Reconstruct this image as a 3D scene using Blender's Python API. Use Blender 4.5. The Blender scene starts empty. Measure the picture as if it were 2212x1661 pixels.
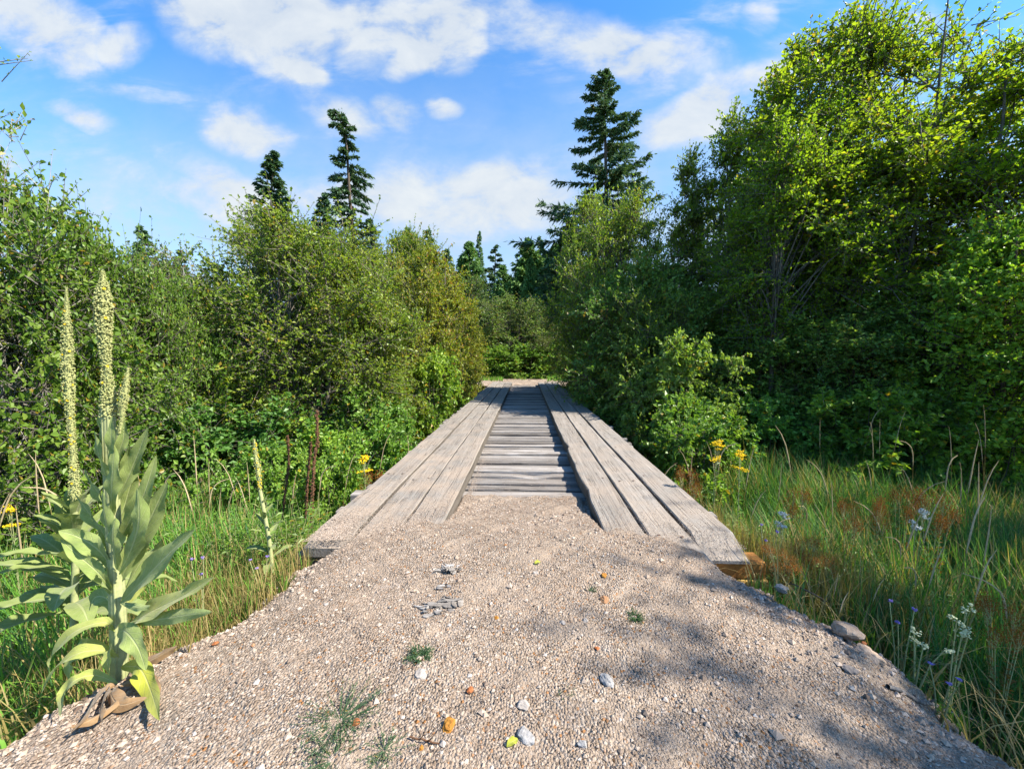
import bpy, math, random
import numpy as np
from mathutils import Vector, Matrix, noise as mnoise

sc = bpy.context.scene
COL = sc.collection
R = math.radians
rng = np.random.default_rng(7)
random.seed(7)

# ------------------------------------------------------------------ camera
IW, IH, F = 2212.0, 1661.0, 833.0          # measuring grid of the photograph
CAMZ = 1.4
PITCH, YAW = math.atan((830.5 - 766) / F), math.atan((1135 - 1106) / F)
cam_d = bpy.data.cameras.new("camera")
cam_d.sensor_fit = 'HORIZONTAL'
cam_d.sensor_width = 36.0
cam_d.lens = F / IW * 36.0
cam_d.clip_start = 0.05
cam_d.clip_end = 3000
cam = bpy.data.objects.new("camera", cam_d)
COL.objects.link(cam)
cam.location = (0.02, 0.0, CAMZ)
cam.rotation_euler = (math.pi / 2 - PITCH, 0, YAW)
sc.camera = cam
CR = cam.rotation_euler.to_matrix()


def ray(px, py):
    return CR @ Vector(((px - IW / 2) / F, (IH / 2 - py) / F, -1.0))


def pt(px, py, Y):
    d = ray(px, py)
    return Vector((0.02, 0, CAMZ)) + d * (Y / d.y)


def ptz(px, py, z):
    d = ray(px, py)
    return Vector((0.02, 0, CAMZ)) + d * ((z - CAMZ) / d.z)


# ------------------------------------------------------------------ light
SUN_EL, SUN_AZ = R(46), R(101)               # azimuth clockwise from +Y
S = Vector((math.cos(SUN_EL) * math.sin(SUN_AZ), math.cos(SUN_EL) * math.cos(SUN_AZ), math.sin(SUN_EL)))
sun_d = bpy.data.lights.new("sun", 'SUN')
sun_d.energy = 3.1
sun_d.angle = R(0.5)
sun_d.color = (1.0, 0.93, 0.82)
sun = bpy.data.objects.new("sun", sun_d)
COL.objects.link(sun)
sun.rotation_euler = (-S).to_track_quat('-Z', 'Y').to_euler()

vs = sc.view_settings
vs.view_transform = 'Standard'
vs.look = 'None'
vs.gamma = 1.0
vs.exposure = 2.1
vs.use_curve_mapping = False
sc.render.engine = 'CYCLES'
cy = sc.cycles
cy.max_bounces = 8
cy.diffuse_bounces = 4
cy.glossy_bounces = 2
cy.transmission_bounces = 4
cy.transparent_max_bounces = 4
cy.caustics_reflective = False
cy.caustics_refractive = False
cy.sample_clamp_indirect = 6.0


# ------------------------------------------------------------------ node helper
class NT:
    def __init__(self, tree):
        self.t = tree
        self.n = tree.nodes
        self.l = tree.links

    def node(self, typ, **kw):
        nd = self.n.new(typ)
        for k, v in kw.items():
            setattr(nd, k, v)
        return nd

    def put(self, sock, v):
        if hasattr(v, 'is_linked') or isinstance(v, bpy.types.NodeSocket):
            self.l.new(v, sock)
        elif v is not None:
            if sock.type == 'RGBA' and len(v) == 3:
                v = (*v, 1)
            sock.default_value = v

    def math(self, op, a, b=None, clamp=False):
        nd = self.node('ShaderNodeMath', operation=op, use_clamp=clamp)
        self.put(nd.inputs[0], a)
        if b is not None:
            self.put(nd.inputs[1], b)
        return nd.outputs[0]

    def mix(self, f, a, b, blend='MIX'):
        nd = self.node('ShaderNodeMix', data_type='RGBA', blend_type=blend)
        self.put(nd.inputs[0], f)
        self.put(nd.inputs[6], a)
        self.put(nd.inputs[7], b)
        return nd.outputs[2]

    def mapr(self, v, a, b, c=0.0, d=1.0, smooth=False):
        nd = self.node('ShaderNodeMapRange', interpolation_type='SMOOTHSTEP' if smooth else 'LINEAR')
        for i, x in enumerate((v, a, b, c, d)):
            self.put(nd.inputs[i], x)
        return nd.outputs[0]

    def noise(self, vec, scale, detail=3.0, rough=0.5, dist=0.0):
        nd = self.node('ShaderNodeTexNoise')
        if vec is not None:
            self.put(nd.inputs['Vector'], vec)
        nd.inputs['Scale'].default_value = scale
        nd.inputs['Detail'].default_value = detail
        nd.inputs['Roughness'].default_value = rough
        nd.inputs['Distortion'].default_value = dist
        return nd.outputs['Fac']

    def vor(self, vec, scale, out='Distance', feature='F1'):
        nd = self.node('ShaderNodeTexVoronoi', feature=feature)
        if vec is not None:
            self.put(nd.inputs['Vector'], vec)
        nd.inputs['Scale'].default_value = scale
        return nd.outputs[out]

    def ramp(self, v, stops):
        nd = self.node('ShaderNodeValToRGB')
        el = nd.color_ramp.elements
        while len(el) < len(stops):
            el.new(0.5)
        for e, (p, c) in zip(el, stops):
            e.position = p
            e.color = (*c, 1)
        self.put(nd.inputs[0], v)
        return nd.outputs[0]

    def mapping(self, vec, scale=(1, 1, 1), loc=(0, 0, 0), rot=(0, 0, 0)):
        nd = self.node('ShaderNodeMapping')
        self.put(nd.inputs[0], vec)
        nd.inputs['Location'].default_value = loc
        nd.inputs['Rotation'].default_value = rot
        nd.inputs['Scale'].default_value = scale
        return nd.outputs[0]


def new_mat(name):
    m = bpy.data.materials.new(name)
    m.use_nodes = True
    m.node_tree.nodes.clear()
    t = NT(m.node_tree)
    out = t.node('ShaderNodeOutputMaterial')
    return m, t, out


def principled(t, out, col, rough=0.8, spec=0.2, bump=None, bstr=0.3, bdist=0.01):
    p = t.node('ShaderNodeBsdfPrincipled')
    t.put(p.inputs['Base Color'], col)
    t.put(p.inputs['Roughness'], rough)
    t.put(p.inputs['Specular IOR Level'], spec)
    if bump is not None:
        b = t.node('ShaderNodeBump')
        b.inputs['Strength'].default_value = bstr
        b.inputs['Distance'].default_value = bdist
        t.put(b.inputs['Height'], bump)
        t.l.new(b.outputs[0], p.inputs['Normal'])
    t.l.new(p.outputs[0], out.inputs[0])
    return p


# ------------------------------------------------------------------ sky
world = bpy.data.worlds.new("World")
sc.world = world
world.use_nodes = True
world.node_tree.nodes.clear()
t = NT(world.node_tree)
wout = t.node('ShaderNodeOutputWorld')
bg = t.node('ShaderNodeBackground')
sky = t.node('ShaderNodeTexSky', sky_type='NISHITA')
sky.sun_disc = False
sky.sun_elevation = SUN_EL
sky.sun_rotation = SUN_AZ
sky.altitude = 700
sky.air_density = 1.0
sky.dust_density = 0.2
sky.ozone_density = 2.0
hs = t.node('ShaderNodeHueSaturation')
hs.inputs['Saturation'].default_value = 1.3
hs.inputs['Value'].default_value = 0.82
t.l.new(sky.outputs[0], hs.inputs['Color'])
tc = t.node('ShaderNodeTexCoord')
sep = t.node('ShaderNodeSeparateXYZ')
t.l.new(tc.outputs['Generated'], sep.inputs[0])
yy = t.math('MAXIMUM', sep.outputs[1], 0.05)
u = t.math('DIVIDE', sep.outputs[0], yy)
v = t.math('DIVIDE', sep.outputs[2], yy)
zz = t.math('MAXIMUM', sep.outputs[2], 0.02)
cmb = t.node('ShaderNodeCombineXYZ')
t.l.new(u, cmb.inputs[0])
t.l.new(v, cmb.inputs[1])
wn = t.node('ShaderNodeTexNoise')
t.l.new(cmb.outputs[0], wn.inputs['Vector'])
wn.inputs['Scale'].default_value = 4.5
wn.inputs['Detail'].default_value = 5
wv = t.node('ShaderNodeVectorMath', operation='MULTIPLY_ADD')
t.l.new(wn.outputs['Color'], wv.inputs[0])
wv.inputs[1].default_value = (0.15, 0.10, 0)
wv.inputs[2].default_value = (-0.075, -0.05, 0)
wadd = t.node('ShaderNodeVectorMath', operation='ADD')
t.l.new(cmb.outputs[0], wadd.inputs[0])
t.l.new(wv.outputs[0], wadd.inputs[1])
blobs = [  # photo px, py, rx, ry, rot, strength  -> directions in the sky
    (95, 55, 170, 75, 22, 1.0), (285, 85, 50, 65, 75, .75), (455, 45, 120, 70, 40, .9), (600, 70, 120, 95, 60, 1.0),
    (560, 0, 150, 80, 0, .9), (800, 60, 150, 75, 10, .75), (960, 75, 90, 65, -20, .95), (900, 130, 60, 30, -20, .7),
    (1270, 90, 200, 48, 12, .62), (1440, 120, 150, 65, 15, .6), (1330, 130, 90, 30, 5, .5), (1000, 0, 150, 45, 0, .6),
    (172, 240, 80, 26, 14, .85), (525, 285, 110, 46, 8, 1.0), (740, 245, 95, 42, 25, .85), (860, 238, 62, 34, 25, .75),
    (968, 230, 42, 22, 0, .75), (1480, 255, 110, 46, -15, .95), (1600, 200, 130, 50, -20, .7), (1700, 130, 90, 55, -10, .5),
    (1820, 110, 70, 70, 40, .6), (470, 375, 140, 30, 25, .5), (620, 430, 260, 60, 5, .62), (960, 440, 260, 85, 0, .7),
    (1130, 420, 150, 70, 0, .5), (300, 195, 130, 16, 8, .4), (1620, 25, 40, 40, 60, .4), (250, 420, 330, 80, 5, .35),
    (1950, 40, 130, 60, 30, .25), (650, 150, 60, 22, 15, .5)]
acc = None
for (px, py, rx, ry, rot, st) in blobs:
    d = ray(px, py)
    cu, cv = d.x / d.y, d.z / d.y
    a = -R(rot)
    sx, sy = rx / F * 1.15, ry / F * 1.2
    du = t.node('ShaderNodeVectorMath', operation='SUBTRACT')
    t.l.new(wadd.outputs[0], du.inputs[0])
    du.inputs[1].default_value = (cu, cv, 0)
    d1 = t.node('ShaderNodeVectorMath', operation='DOT_PRODUCT')
    t.l.new(du.outputs[0], d1.inputs[0])
    d1.inputs[1].default_value = (math.cos(a) / sx, math.sin(a) / sx, 0)
    d2 = t.node('ShaderNodeVectorMath', operation='DOT_PRODUCT')
    t.l.new(du.outputs[0], d2.inputs[0])
    d2.inputs[1].default_value = (-math.sin(a) / sy, math.cos(a) / sy, 0)
    q = t.math('ADD', t.math('MULTIPLY', d1.outputs['Value'], d1.outputs['Value']),
               t.math('MULTIPLY', d2.outputs['Value'], d2.outputs['Value']))
    f = t.mapr(q, 1.0, 0.0, 0.0, st)
    acc = f if acc is None else t.math('ADD', acc, f)
fb = t.noise(t.mapping(cmb.outputs[0], scale=(1.0, 1.5, 1)), 6.0, 8, 0.6, 0.25)
wisp = t.noise(t.mapping(cmb.outputs[0], scale=(.8, 2.6, 1), rot=(0, 0, .25)), 3.2, 7, .62, .5)
acc = t.math('ADD', acc, t.mapr(wisp, .46, .72, 0, .5))
mask = t.math('MULTIPLY', acc, t.mapr(fb, 0.3, 0.66, 0.3, 1.35))
mask = t.mapr(mask, 0.0, 0.98, 0.0, 0.93, smooth=True)
veil = t.math('MULTIPLY', t.mapr(v, 0.85, 0.25, 0.04, 1.0, smooth=True), t.mapr(fb, 0.25, 0.7, 0.45, 0.95))
ccol = t.mix(t.mapr(fb, 0.35, 0.7), (1.6, 1.78, 2.0), (2.05, 2.15, 2.2))
c0 = t.mix(t.math('MULTIPLY', veil, 0.95), hs.outputs[0], (1.35, 1.68, 2.05))
c1 = t.mix(mask, c0, ccol)
t.l.new(c1, bg.inputs[0])
bg.inputs[1].default_value = 0.1
t.l.new(bg.outputs[0], wout.inputs[0])


# ------------------------------------------------------------------ mesh builder
class MB:
    def __init__(self):
        self.v = []
        self.f = []      # (array Nxk, material index, smooth)
        self.n = 0
        self.uv = []

    def add(self, V, Fs, mi=0, smooth=False, uv=None):
        V = np.asarray(V, float).reshape(-1, 3)
        Fs = np.asarray(Fs, int)
        self.v.append(V)
        self.f.append((Fs + self.n, mi, smooth))
        self.uv.append(np.zeros((len(V), 2)) if uv is None else np.asarray(uv, float))
        self.has_uv = getattr(self, 'has_uv', False) or uv is not None
        self.n += len(V)

    def build(self, name, mats, parent=None):
        me = bpy.data.meshes.new(name)
        V = np.concatenate(self.v)
        me.vertices.add(len(V))
        me.vertices.foreach_set('co', V.astype(np.float32).ravel())
        loops = np.concatenate([a.ravel() for a, _, _ in self.f])
        sizes = np.concatenate([np.full(len(a), a.shape[1]) for a, _, _ in self.f])
        starts = np.concatenate([[0], np.cumsum(sizes)[:-1]])
        me.loops.add(len(loops))
        me.loops.foreach_set('vertex_index', loops.astype(np.int32))
        me.polygons.add(len(sizes))
        me.polygons.foreach_set('loop_start', starts.astype(np.int32))
        me.polygons.foreach_set('material_index', np.concatenate([np.full(len(a), m) for a, m, _ in self.f]).astype(np.int32))
        me.polygons.foreach_set('use_smooth', np.concatenate([np.full(len(a), s) for a, _, s in self.f]))
        if getattr(self, 'has_uv', False):
            lay = me.uv_layers.new(name='UVMap')
            lay.data.foreach_set('uv', np.concatenate(self.uv)[loops].astype(np.float32).ravel())
        me.update(calc_edges=True)
        if not isinstance(mats, (list, tuple)):
            mats = [mats]
        for m in mats:
            me.materials.append(m)
        o = bpy.data.objects.new(name, me)
        COL.objects.link(o)
        if parent:
            o.parent = parent
        return o


def nrm(a):
    return a / np.maximum(np.linalg.norm(a, axis=-1, keepdims=True), 1e-9)


def tube(mb, P, rad, k=6, mi=0, cap=True, smooth=True):
    P = np.asarray(P, float)
    n = len(P)
    rad = np.broadcast_to(np.asarray(rad, float), (n,))
    T = nrm(np.gradient(P, axis=0))
    ref = np.array([0.0, 0, 1]) if abs(T[0, 2]) < 0.9 else np.array([1.0, 0, 0])
    A = nrm(np.cross(T, ref))
    for i in range(1, n):
        if A[i] @ A[i - 1] < 0:
            A[i] = -A[i]
    B = np.cross(T, A)
    ang = np.linspace(0, 2 * np.pi, k, endpoint=False)
    V = P[:, None] + rad[:, None, None] * (np.cos(ang)[None, :, None] * A[:, None] + np.sin(ang)[None, :, None] * B[:, None])
    V = V.reshape(-1, 3)
    i = np.arange(n - 1)[:, None] * k
    j = np.arange(k)[None]
    j2 = (j + 1) % k
    Q = np.stack([i + j, i + j2, i + k + j2, i + k + j], -1).reshape(-1, 4)
    mb.add(V, Q, mi, smooth)
    if cap:
        c = P[-1] + T[-1] * rad[-1] * 0.6
        mb.add(np.vstack([V[-k:], c]), np.stack([np.arange(k), (np.arange(k) + 1) % k, np.full(k, k)], -1), mi, smooth)


def prisms(mb, A, B, ra, rb, mi=0):
    """many thin 3-sided twigs at once"""
    A = np.asarray(A, float)
    B = np.asarray(B, float)
    d = nrm(B - A)
    ref = np.where(np.abs(d[:, 2:3]) < 0.9, np.array([[0, 0, 1.0]]), np.array([[1.0, 0, 0]]))
    u = nrm(np.cross(d, ref))
    w = np.cross(d, u)
    ang = np.array([0, 2.094, 4.189])
    off = np.cos(ang)[None, :, None] * u[:, None] + np.sin(ang)[None, :, None] * w[:, None]
    ra = np.broadcast_to(ra, (len(A),))[:, None, None]
    rb = np.broadcast_to(rb, (len(A),))[:, None, None]
    V = np.concatenate([A[:, None] + off * ra, B[:, None] + off * rb], 1).reshape(-1, 3)
    b = np.arange(len(A))[:, None] * 6
    Q = np.concatenate([b + np.array([[0, 1, 4, 3]]), b + np.array([[1, 2, 5, 4]]), b + np.array([[2, 0, 3, 5]])])
    mb.add(V, Q, mi, True)


def leaves(mb, p, a, n, L, W, fold=0.18, mi=0, six=True, droop=0.15):
    a = nrm(a)
    s = nrm(np.cross(a, n))
    n = np.cross(s, a)
    L = np.broadcast_to(L, (len(p),))[:, None]
    W = np.broadcast_to(W, (len(p),))[:, None]
    up = n * W * fold
    tip = p + a * L - n * L * droop
    if six:
        V = np.stack([p, p + a * L * .3 + s * W * .47 + up, p + a * L * .68 + s * W * .4 + up - n * L * droop * .5, tip,
                      p + a * L * .68 - s * W * .4 + up - n * L * droop * .5, p + a * L * .3 - s * W * .47 + up], 1).reshape(-1, 3)
        b = np.arange(len(p))[:, None] * 6
        Q = np.concatenate([b + np.array([[0, 1, 2, 3]]), b + np.array([[0, 3, 4, 5]])])
    else:
        V = np.stack([p, p + a * L * .45 + s * W * .5 + up, tip, p + a * L * .45 - s * W * .5 + up], 1).reshape(-1, 3)
        b = np.arange(len(p))[:, None] * 4
        Q = np.concatenate([b + np.array([[0, 1, 2]]), b + np.array([[0, 2, 3]])])
    mb.add(V, Q, mi, False)


def blades(mb, p, h, lean, bend, w, mi=0, seg=4):
    """grass blades: p base, h length, lean direction (unit xy), bend 0..1.3, w width"""
    N = len(p)
    t_ = np.linspace(0, 1, seg + 1)
    lean3 = np.concatenate([lean, np.zeros((N, 1))], 1)
    side = np.stack([-lean[:, 1], lean[:, 0], np.zeros(N)], 1)
    th = bend[:, None] * t_[None] ** 1.3
    ds = 1.0 / seg
    hx = np.concatenate([np.zeros((N, 1)), np.cumsum(np.sin(th[:, 1:]) * ds, 1)], 1) * h[:, None]
    hz = np.concatenate([np.zeros((N, 1)), np.cumsum(np.cos(th[:, 1:]) * ds, 1)], 1) * h[:, None]
    C = p[:, None] + hx[..., None] * lean3[:, None] + hz[..., None] * np.array([0, 0, 1.0])
    ww = (w[:, None] * (1 - t_[None] ** 1.8) * 0.5 + 0.0003)[..., None] * side[:, None]
    V = np.stack([C - ww, C + ww], 2).reshape(-1, 3)
    b = (np.arange(N) * (seg + 1) * 2)[:, None, None]
    i = (np.arange(seg) * 2)[None, :, None]
    Q = (b + i + np.array([0, 1, 3, 2])[None, None]).reshape(-1, 4)
    mb.add(V, Q, mi, True)


def box(mb, x0, x1, y0, y1, z0, z1, mi=0, bev=0.0):
    """box with chamfered long edges"""
    if bev <= 0:
        V = [(x, y, z) for z in (z0, z1) for y in (y0, y1) for x in (x0, x1)]
        mb.add(V, [[0, 2, 3, 1], [4, 5, 7, 6], [0, 1, 5, 4], [2, 6, 7, 3], [0, 4, 6, 2], [1, 3, 7, 5]], mi)


def thing(name, label, cat, loc=(0, 0, 0), group=None, rz=0.0):
    o = bpy.data.objects.new(name, None)
    o.empty_display_size = 0.2
    COL.objects.link(o)
    o.location = loc
    o.rotation_euler = (0, 0, rz)
    return tag(o, label, cat, group)


def tag(o, label=None, cat=None, group=None, kind=None):
    if label:
        o['label'] = label
    if cat:
        o['category'] = cat
    if group:
        o['group'] = group
    if kind:
        o['kind'] = kind
    return o


def dup(root, loc, rz=0.0, scale=(1, 1, 1), label=None, group=None, tint=None):
    r = root.copy()
    COL.objects.link(r)
    r.location = loc
    r.rotation_euler = (0, 0, rz)
    r.scale = scale
    if label:
        r['label'] = label
    if group:
        r['group'] = group
    for ch in list(root.children):
        c = ch.copy()
        COL.objects.link(c)
        c.parent = r
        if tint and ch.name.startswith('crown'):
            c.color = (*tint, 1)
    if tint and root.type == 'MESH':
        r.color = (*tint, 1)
    return r


def rnd(n, a, b):
    return rng.uniform(a, b, n)


def unit(n):
    return nrm(rng.normal(size=(n, 3)))


# ------------------------------------------------------------------ materials
def leaf_mat(name, cols, odd=(0.30, 0.22, 0.03), odd_frac=0.03, trans=0.45, rough=0.44, spec=0.38, nscale=1.2, vary=0.55):
    m, t, out = new_mat(name)
    g = t.node('ShaderNodeNewGeometry')
    ri = g.outputs['Random Per Island']
    tcn = t.node('ShaderNodeTexCoord')
    n = t.noise(tcn.outputs['Object'], nscale, 2)
    f = t.math('ADD', t.math('MULTIPLY', ri, vary), t.math('MULTIPLY', t.mapr(n, .35, .65), 1 - vary), clamp=True)
    k = len(cols)
    col = t.ramp(f, [(i / (k - 1), c) for i, c in enumerate(cols)])
    ri2 = t.math('FRACT', t.math('MULTIPLY', ri, 37.31))
    col = t.mix(t.math('LESS_THAN', ri2, odd_frac), col, odd)
    oi = t.node('ShaderNodeObjectInfo')
    col = t.mix(1.0, col, oi.outputs['Color'], 'MULTIPLY')
    p = t.node('ShaderNodeBsdfPrincipled')
    t.put(p.inputs['Base Color'], col)
    p.inputs['Roughness'].default_value = rough
    p.inputs['Specular IOR Level'].default_value = spec
    tr = t.node('ShaderNodeBsdfTranslucent')
    tcol = t.mix(1.0, col, (1.35, 1.35, 0.55), 'MULTIPLY')
    t.put(tr.inputs[0], tcol)
    ms = t.node('ShaderNodeMixShader')
    ms.inputs[0].default_value = trans
    t.l.new(p.outputs[0], ms.inputs[1])
    t.l.new(tr.outputs[0], ms.inputs[2])
    t.l.new(ms.outputs[0], out.inputs[0])
    return m


def bark_mat(name, a, b, scale=14):
    m, t, out = new_mat(name)
    tcn = t.node('ShaderNodeTexCoord')
    n = t.noise(t.mapping(tcn.outputs['Object'], scale=(1, 1, .35)), scale, 5, 0.65)
    principled(t, out, t.ramp(n, [(.3, a), (.7, b)]), 0.9, 0.1, n, 0.6, 0.02)
    return m


M_alder = leaf_mat('alder_leaves', [(.085, .155, .017), (.18, .265, .026), (.31, .35, .045)])
M_bush = leaf_mat('bush_leaves', [(.062, .135, .017), (.135, .23, .027), (.25, .325, .05)])
M_gold = leaf_mat('yellowing_leaves', [(.10, .16, .015), (.23, .275, .022), (.36, .35, .035)], odd_frac=.08, odd=(.35, .20, .04))
M_bright = leaf_mat('bright_leaves', [(.10, .18, .013), (.20, .30, .018), (.34, .40, .03)], trans=.55, odd_frac=.04)
M_dark = leaf_mat('shade_leaves', [(.07, .15, .026), (.125, .235, .04), (.21, .31, .06)], trans=.4)
M_pale = leaf_mat('pale_leaves', [(.12, .19, .035), (.23, .32, .075), (.36, .43, .15)])
M_grey = leaf_mat('greyish_leaves', [(.06, .09, .025), (.12, .16, .04), (.19, .22, .07)], odd_frac=.1, odd=(.16, .10, .05))
M_needle = leaf_mat('spruce_needles', [(.042, .095, .048), (.08, .15, .07), (.13, .20, .085)], odd_frac=.02, odd=(.14, .13, .03), trans=.15, nscale=.6, spec=.15)
M_needle2 = leaf_mat('young_conifer_needles', [(.055, .13, .05), (.095, .19, .058), (.15, .25, .075)], odd_frac=.02, odd=(.14, .13, .03), trans=.2, nscale=.6, spec=.15)
M_bark = bark_mat('grey_bark', (.06, .052, .042), (.16, .145, .12))
M_barkpale = bark_mat('pale_bark', (.16, .15, .13), (.38, .36, .32))
M_barkdark = bark_mat('dark_bark', (.05, .038, .028), (.13, .10, .075))


def wood_mat(name, axis, cols, dust=0.0, crack=0.5, hue=0.25):
    m, t, out = new_mat(name)
    tcn = t.node('ShaderNodeTexCoord')
    oi = t.node('ShaderNodeObjectInfo')
    sh = t.node('ShaderNodeVectorMath', operation='MULTIPLY_ADD')
    t.l.new(oi.outputs['Random'], sh.inputs[0])
    sh.inputs[1].default_value = (13.7, 31.1, 7.3)
    t.l.new(tcn.outputs['Object'], sh.inputs[2])
    sv = [60, 60, 60]
    sv[axis] = 2.2
    fine = t.noise(t.mapping(sh.outputs[0], scale=sv), 1.0, 5, 0.65, 0.4)
    sv2 = [14, 14, 14]
    sv2[axis] = 0.7
    broad = t.noise(t.mapping(sh.outputs[0], scale=sv2), 1.0, 3, 0.5, 0.8)
    blotch = t.noise(sh.outputs[0], 5.0, 4, 0.6)
    f = t.math('ADD', t.math('MULTIPLY', fine, .55), t.math('MULTIPLY', broad, .45))
    col = t.ramp(f, [(.30, cols[0]), (.48, cols[1]), (.66, cols[2])])
    # long drying cracks
    sv3 = [26, 26, 26]
    sv3[axis] = 0.45
    gpos = t.node('ShaderNodeNewGeometry')
    gsep = t.node('ShaderNodeSeparateXYZ')
    t.l.new(gpos.outputs['Position'], gsep.inputs[0])
    endf = t.mapr(gsep.outputs[1], 3.3, 2.5, 0, 1)
    cr = t.noise(t.mapping(sh.outputs[0], scale=sv3), 1.0, 2, 0.5, 0.5)
    crk = t.math('MULTIPLY', t.mapr(t.math('ABSOLUTE', t.math('SUBTRACT', cr, 0.5)), 0.0, 0.018, 1.0, 0.0), t.math('MAXIMUM', t.mapr(blotch, .42, .56), endf))
    col = t.mix(t.math('MULTIPLY', crk, crack), col, (.035, .03, .028))
    col = t.mix(t.mapr(blotch, .3, .75, 0, .35), col, (.21, .185, .16))
    tone = t.mapr(oi.outputs['Random'], 0, 1, 1 - hue, 1 + hue)
    cn = t.node('ShaderNodeCombineColor')
    for i in range(3):
        t.put(cn.inputs[i], tone)
    col = t.mix(1.0, col, cn.outputs[0], 'MULTIPLY')
    if dust > 0:
        geo = t.node('ShaderNodeNewGeometry')
        sp = t.node('ShaderNodeSeparateXYZ')
        t.l.new(geo.outputs['Position'], sp.inputs[0])
        sn = t.node('ShaderNodeSeparateXYZ')
        t.l.new(geo.outputs['Normal'], sn.inputs[0])
        dn = t.noise(geo.outputs['Position'], 2.2, 5, 0.65)
        grit = t.noise(geo.outputs['Position'], 160, 2, .6)
        nearf = t.mapr(sp.outputs[1], 9.5, 2.8, 0.25, 1.0)
        xs = t.mapr(sp.outputs[0], 1.3, -0.4, 0.62, 1.1)
        dm = t.math('MULTIPLY', t.mapr(dn, .36, .6), t.math('MULTIPLY', nearf, xs))
        dm = t.math('MULTIPLY', dm, t.mapr(sn.outputs[2], .5, .9))
        dm = t.math('MULTIPLY', dm, t.mapr(grit, .3, .62, .45, 1.0), clamp=True)
        col = t.mix(t.math('MULTIPLY', dm, dust), col, (.33, .255, .19))
    bmp = t.math('SUBTRACT', f, t.math('MULTIPLY', crk, 0.8))
    principled(t, out, col, 0.85, 0.15, bmp, 0.8, 0.015)
    return m


M_plank = wood_mat('weathered_plank', 1, [(.12, .108, .095), (.205, .186, .163), (.29, .268, .238)], dust=.85, hue=.10)
M_tie = wood_mat('weathered_tie', 0, [(.05, .043, .037), (.17, .155, .142), (.31, .295, .28)], dust=.25, crack=1.0, hue=.42)
M_beam = wood_mat('old_beam', 1, [(.07, .06, .05), (.14, .12, .10), (.20, .18, .15)])


def plain(name, a, b, scale=8, rough=.8, spec=.15, bstr=.4, bdist=.01, island=0.0, trans=0.0, coord='Object'):
    m, t, out = new_mat(name)
    tcn = t.node('ShaderNodeTexCoord')
    n = t.noise(tcn.outputs[coord], scale, 5, .6)
    f = t.mapr(n, .3, .7)
    if island:
        g = t.node('ShaderNodeNewGeometry')
        f = t.math('ADD', t.math('MULTIPLY', f, 1 - island), t.math('MULTIPLY', g.outputs['Random Per Island'], island))
    col = t.mix(f, a, b)
    if trans:
        p = t.node('ShaderNodeBsdfPrincipled')
        t.put(p.inputs['Base Color'], col)
        p.inputs['Roughness'].default_value = rough
        p.inputs['Specular IOR Level'].default_value = spec
        tr = t.node('ShaderNodeBsdfTranslucent')
        t.put(tr.inputs[0], col)
        ms = t.node('ShaderNodeMixShader')
        ms.inputs[0].default_value = trans
        t.l.new(p.outputs[0], ms.inputs[1])
        t.l.new(tr.outputs[0], ms.inputs[2])
        t.l.new(ms.outputs[0], out.inputs[0])
    else:
        principled(t, out, col, rough, spec, n, bstr, bdist)
    return m


# gravel bed: grain, colour specks, silt patches
m, t, out = new_mat('gravel_bed')
g = t.node('ShaderNodeNewGeometry')
P_ = g.outputs['Position']
cellc = t.vor(P_, 92, 'Color')
sepc = t.node('ShaderNodeSeparateColor')
t.l.new(cellc, sepc.inputs[0])
dist = t.vor(P_, 92)
base = t.ramp(sepc.outputs[0], [(0, (.17, .125, .09)), (.35, (.29, .223, .166)), (.7, (.36, .285, .22)), (1, (.425, .365, .305))])
base = t.mix(t.math('GREATER_THAN', sepc.outputs[1], .965), base, (.30, .14, .05))
silt = t.noise(P_, 3.1, 5, .6)
sm = t.math('MULTIPLY', t.mapr(silt, .46, .62), .8)
base = t.mix(t.math('MULTIPLY', sm, .75), base, (.345, .27, .203))
stain = t.noise(P_, 4.3, 5, .7)
base = t.mix(t.mapr(stain, .62, .74, 0, .6), base, (.30, .16, .075))
base = t.mix(t.mapr(stain, .36, .27, 0, .55), base, (.44, .40, .37))
warm = t.noise(P_, 1.3, 3, .5)
base = t.mix(t.mapr(warm, .4, .65, 0, .4), base, (.24, .18, .135))
hgt = t.math('ADD', t.math('MULTIPLY', t.math('SUBTRACT', 1, dist), t.mapr(sm, 0, 1, 1, .35)), t.math('MULTIPLY', t.noise(P_, 240, 2), .5))
principled(t, out, base, .95, .1, hgt, 1.0, .018)
M_gravel = m

# pebbles on top of it
m, t, out = new_mat('pebbles')
g = t.node('ShaderNodeNewGeometry')
ri = g.outputs['Random Per Island']
col = t.ramp(ri, [(0, (.06, .04, .03)), (.02, (.10, .065, .045)), (.035, (.16, .118, .088)), (.3, (.305, .237, .18)), (.62, (.375, .298, .232)), (.9, (.415, .35, .29)), (.975, (.44, .41, .375)), (1, (.32, .14, .05))])
nn = t.noise(g.outputs['Position'], 130, 3)
col = t.mix(t.mapr(nn, .3, .7, 0, .3), col, (.28, .21, .165))
principled(t, out, col, .9, .15, nn, .4, .004)
M_pebble = m

# dark litter-strewn soil under the growth
m, t, out = new_mat('soil')
g = t.node('ShaderNodeNewGeometry')
n1 = t.noise(g.outputs['Position'], 9, 5, .65)
n2 = t.noise(g.outputs['Position'], .5, 3, .5)
col = t.ramp(n1, [(.3, (.035, .03, .018)), (.5, (.07, .062, .03)), (.72, (.14, .115, .06))])
col = t.mix(t.mapr(n2, .4, .6, 0, .5), col, (.05, .075, .02))
principled(t, out, col, .95, .05, n1, .8, .03)
M_soil = m

# ------------------------------------------------------------------ ground shapes
def sst(x, a, b):
    t_ = np.clip((x - a) / (b - a), 0, 1)
    return t_ * t_ * (3 - 2 * t_)


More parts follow.
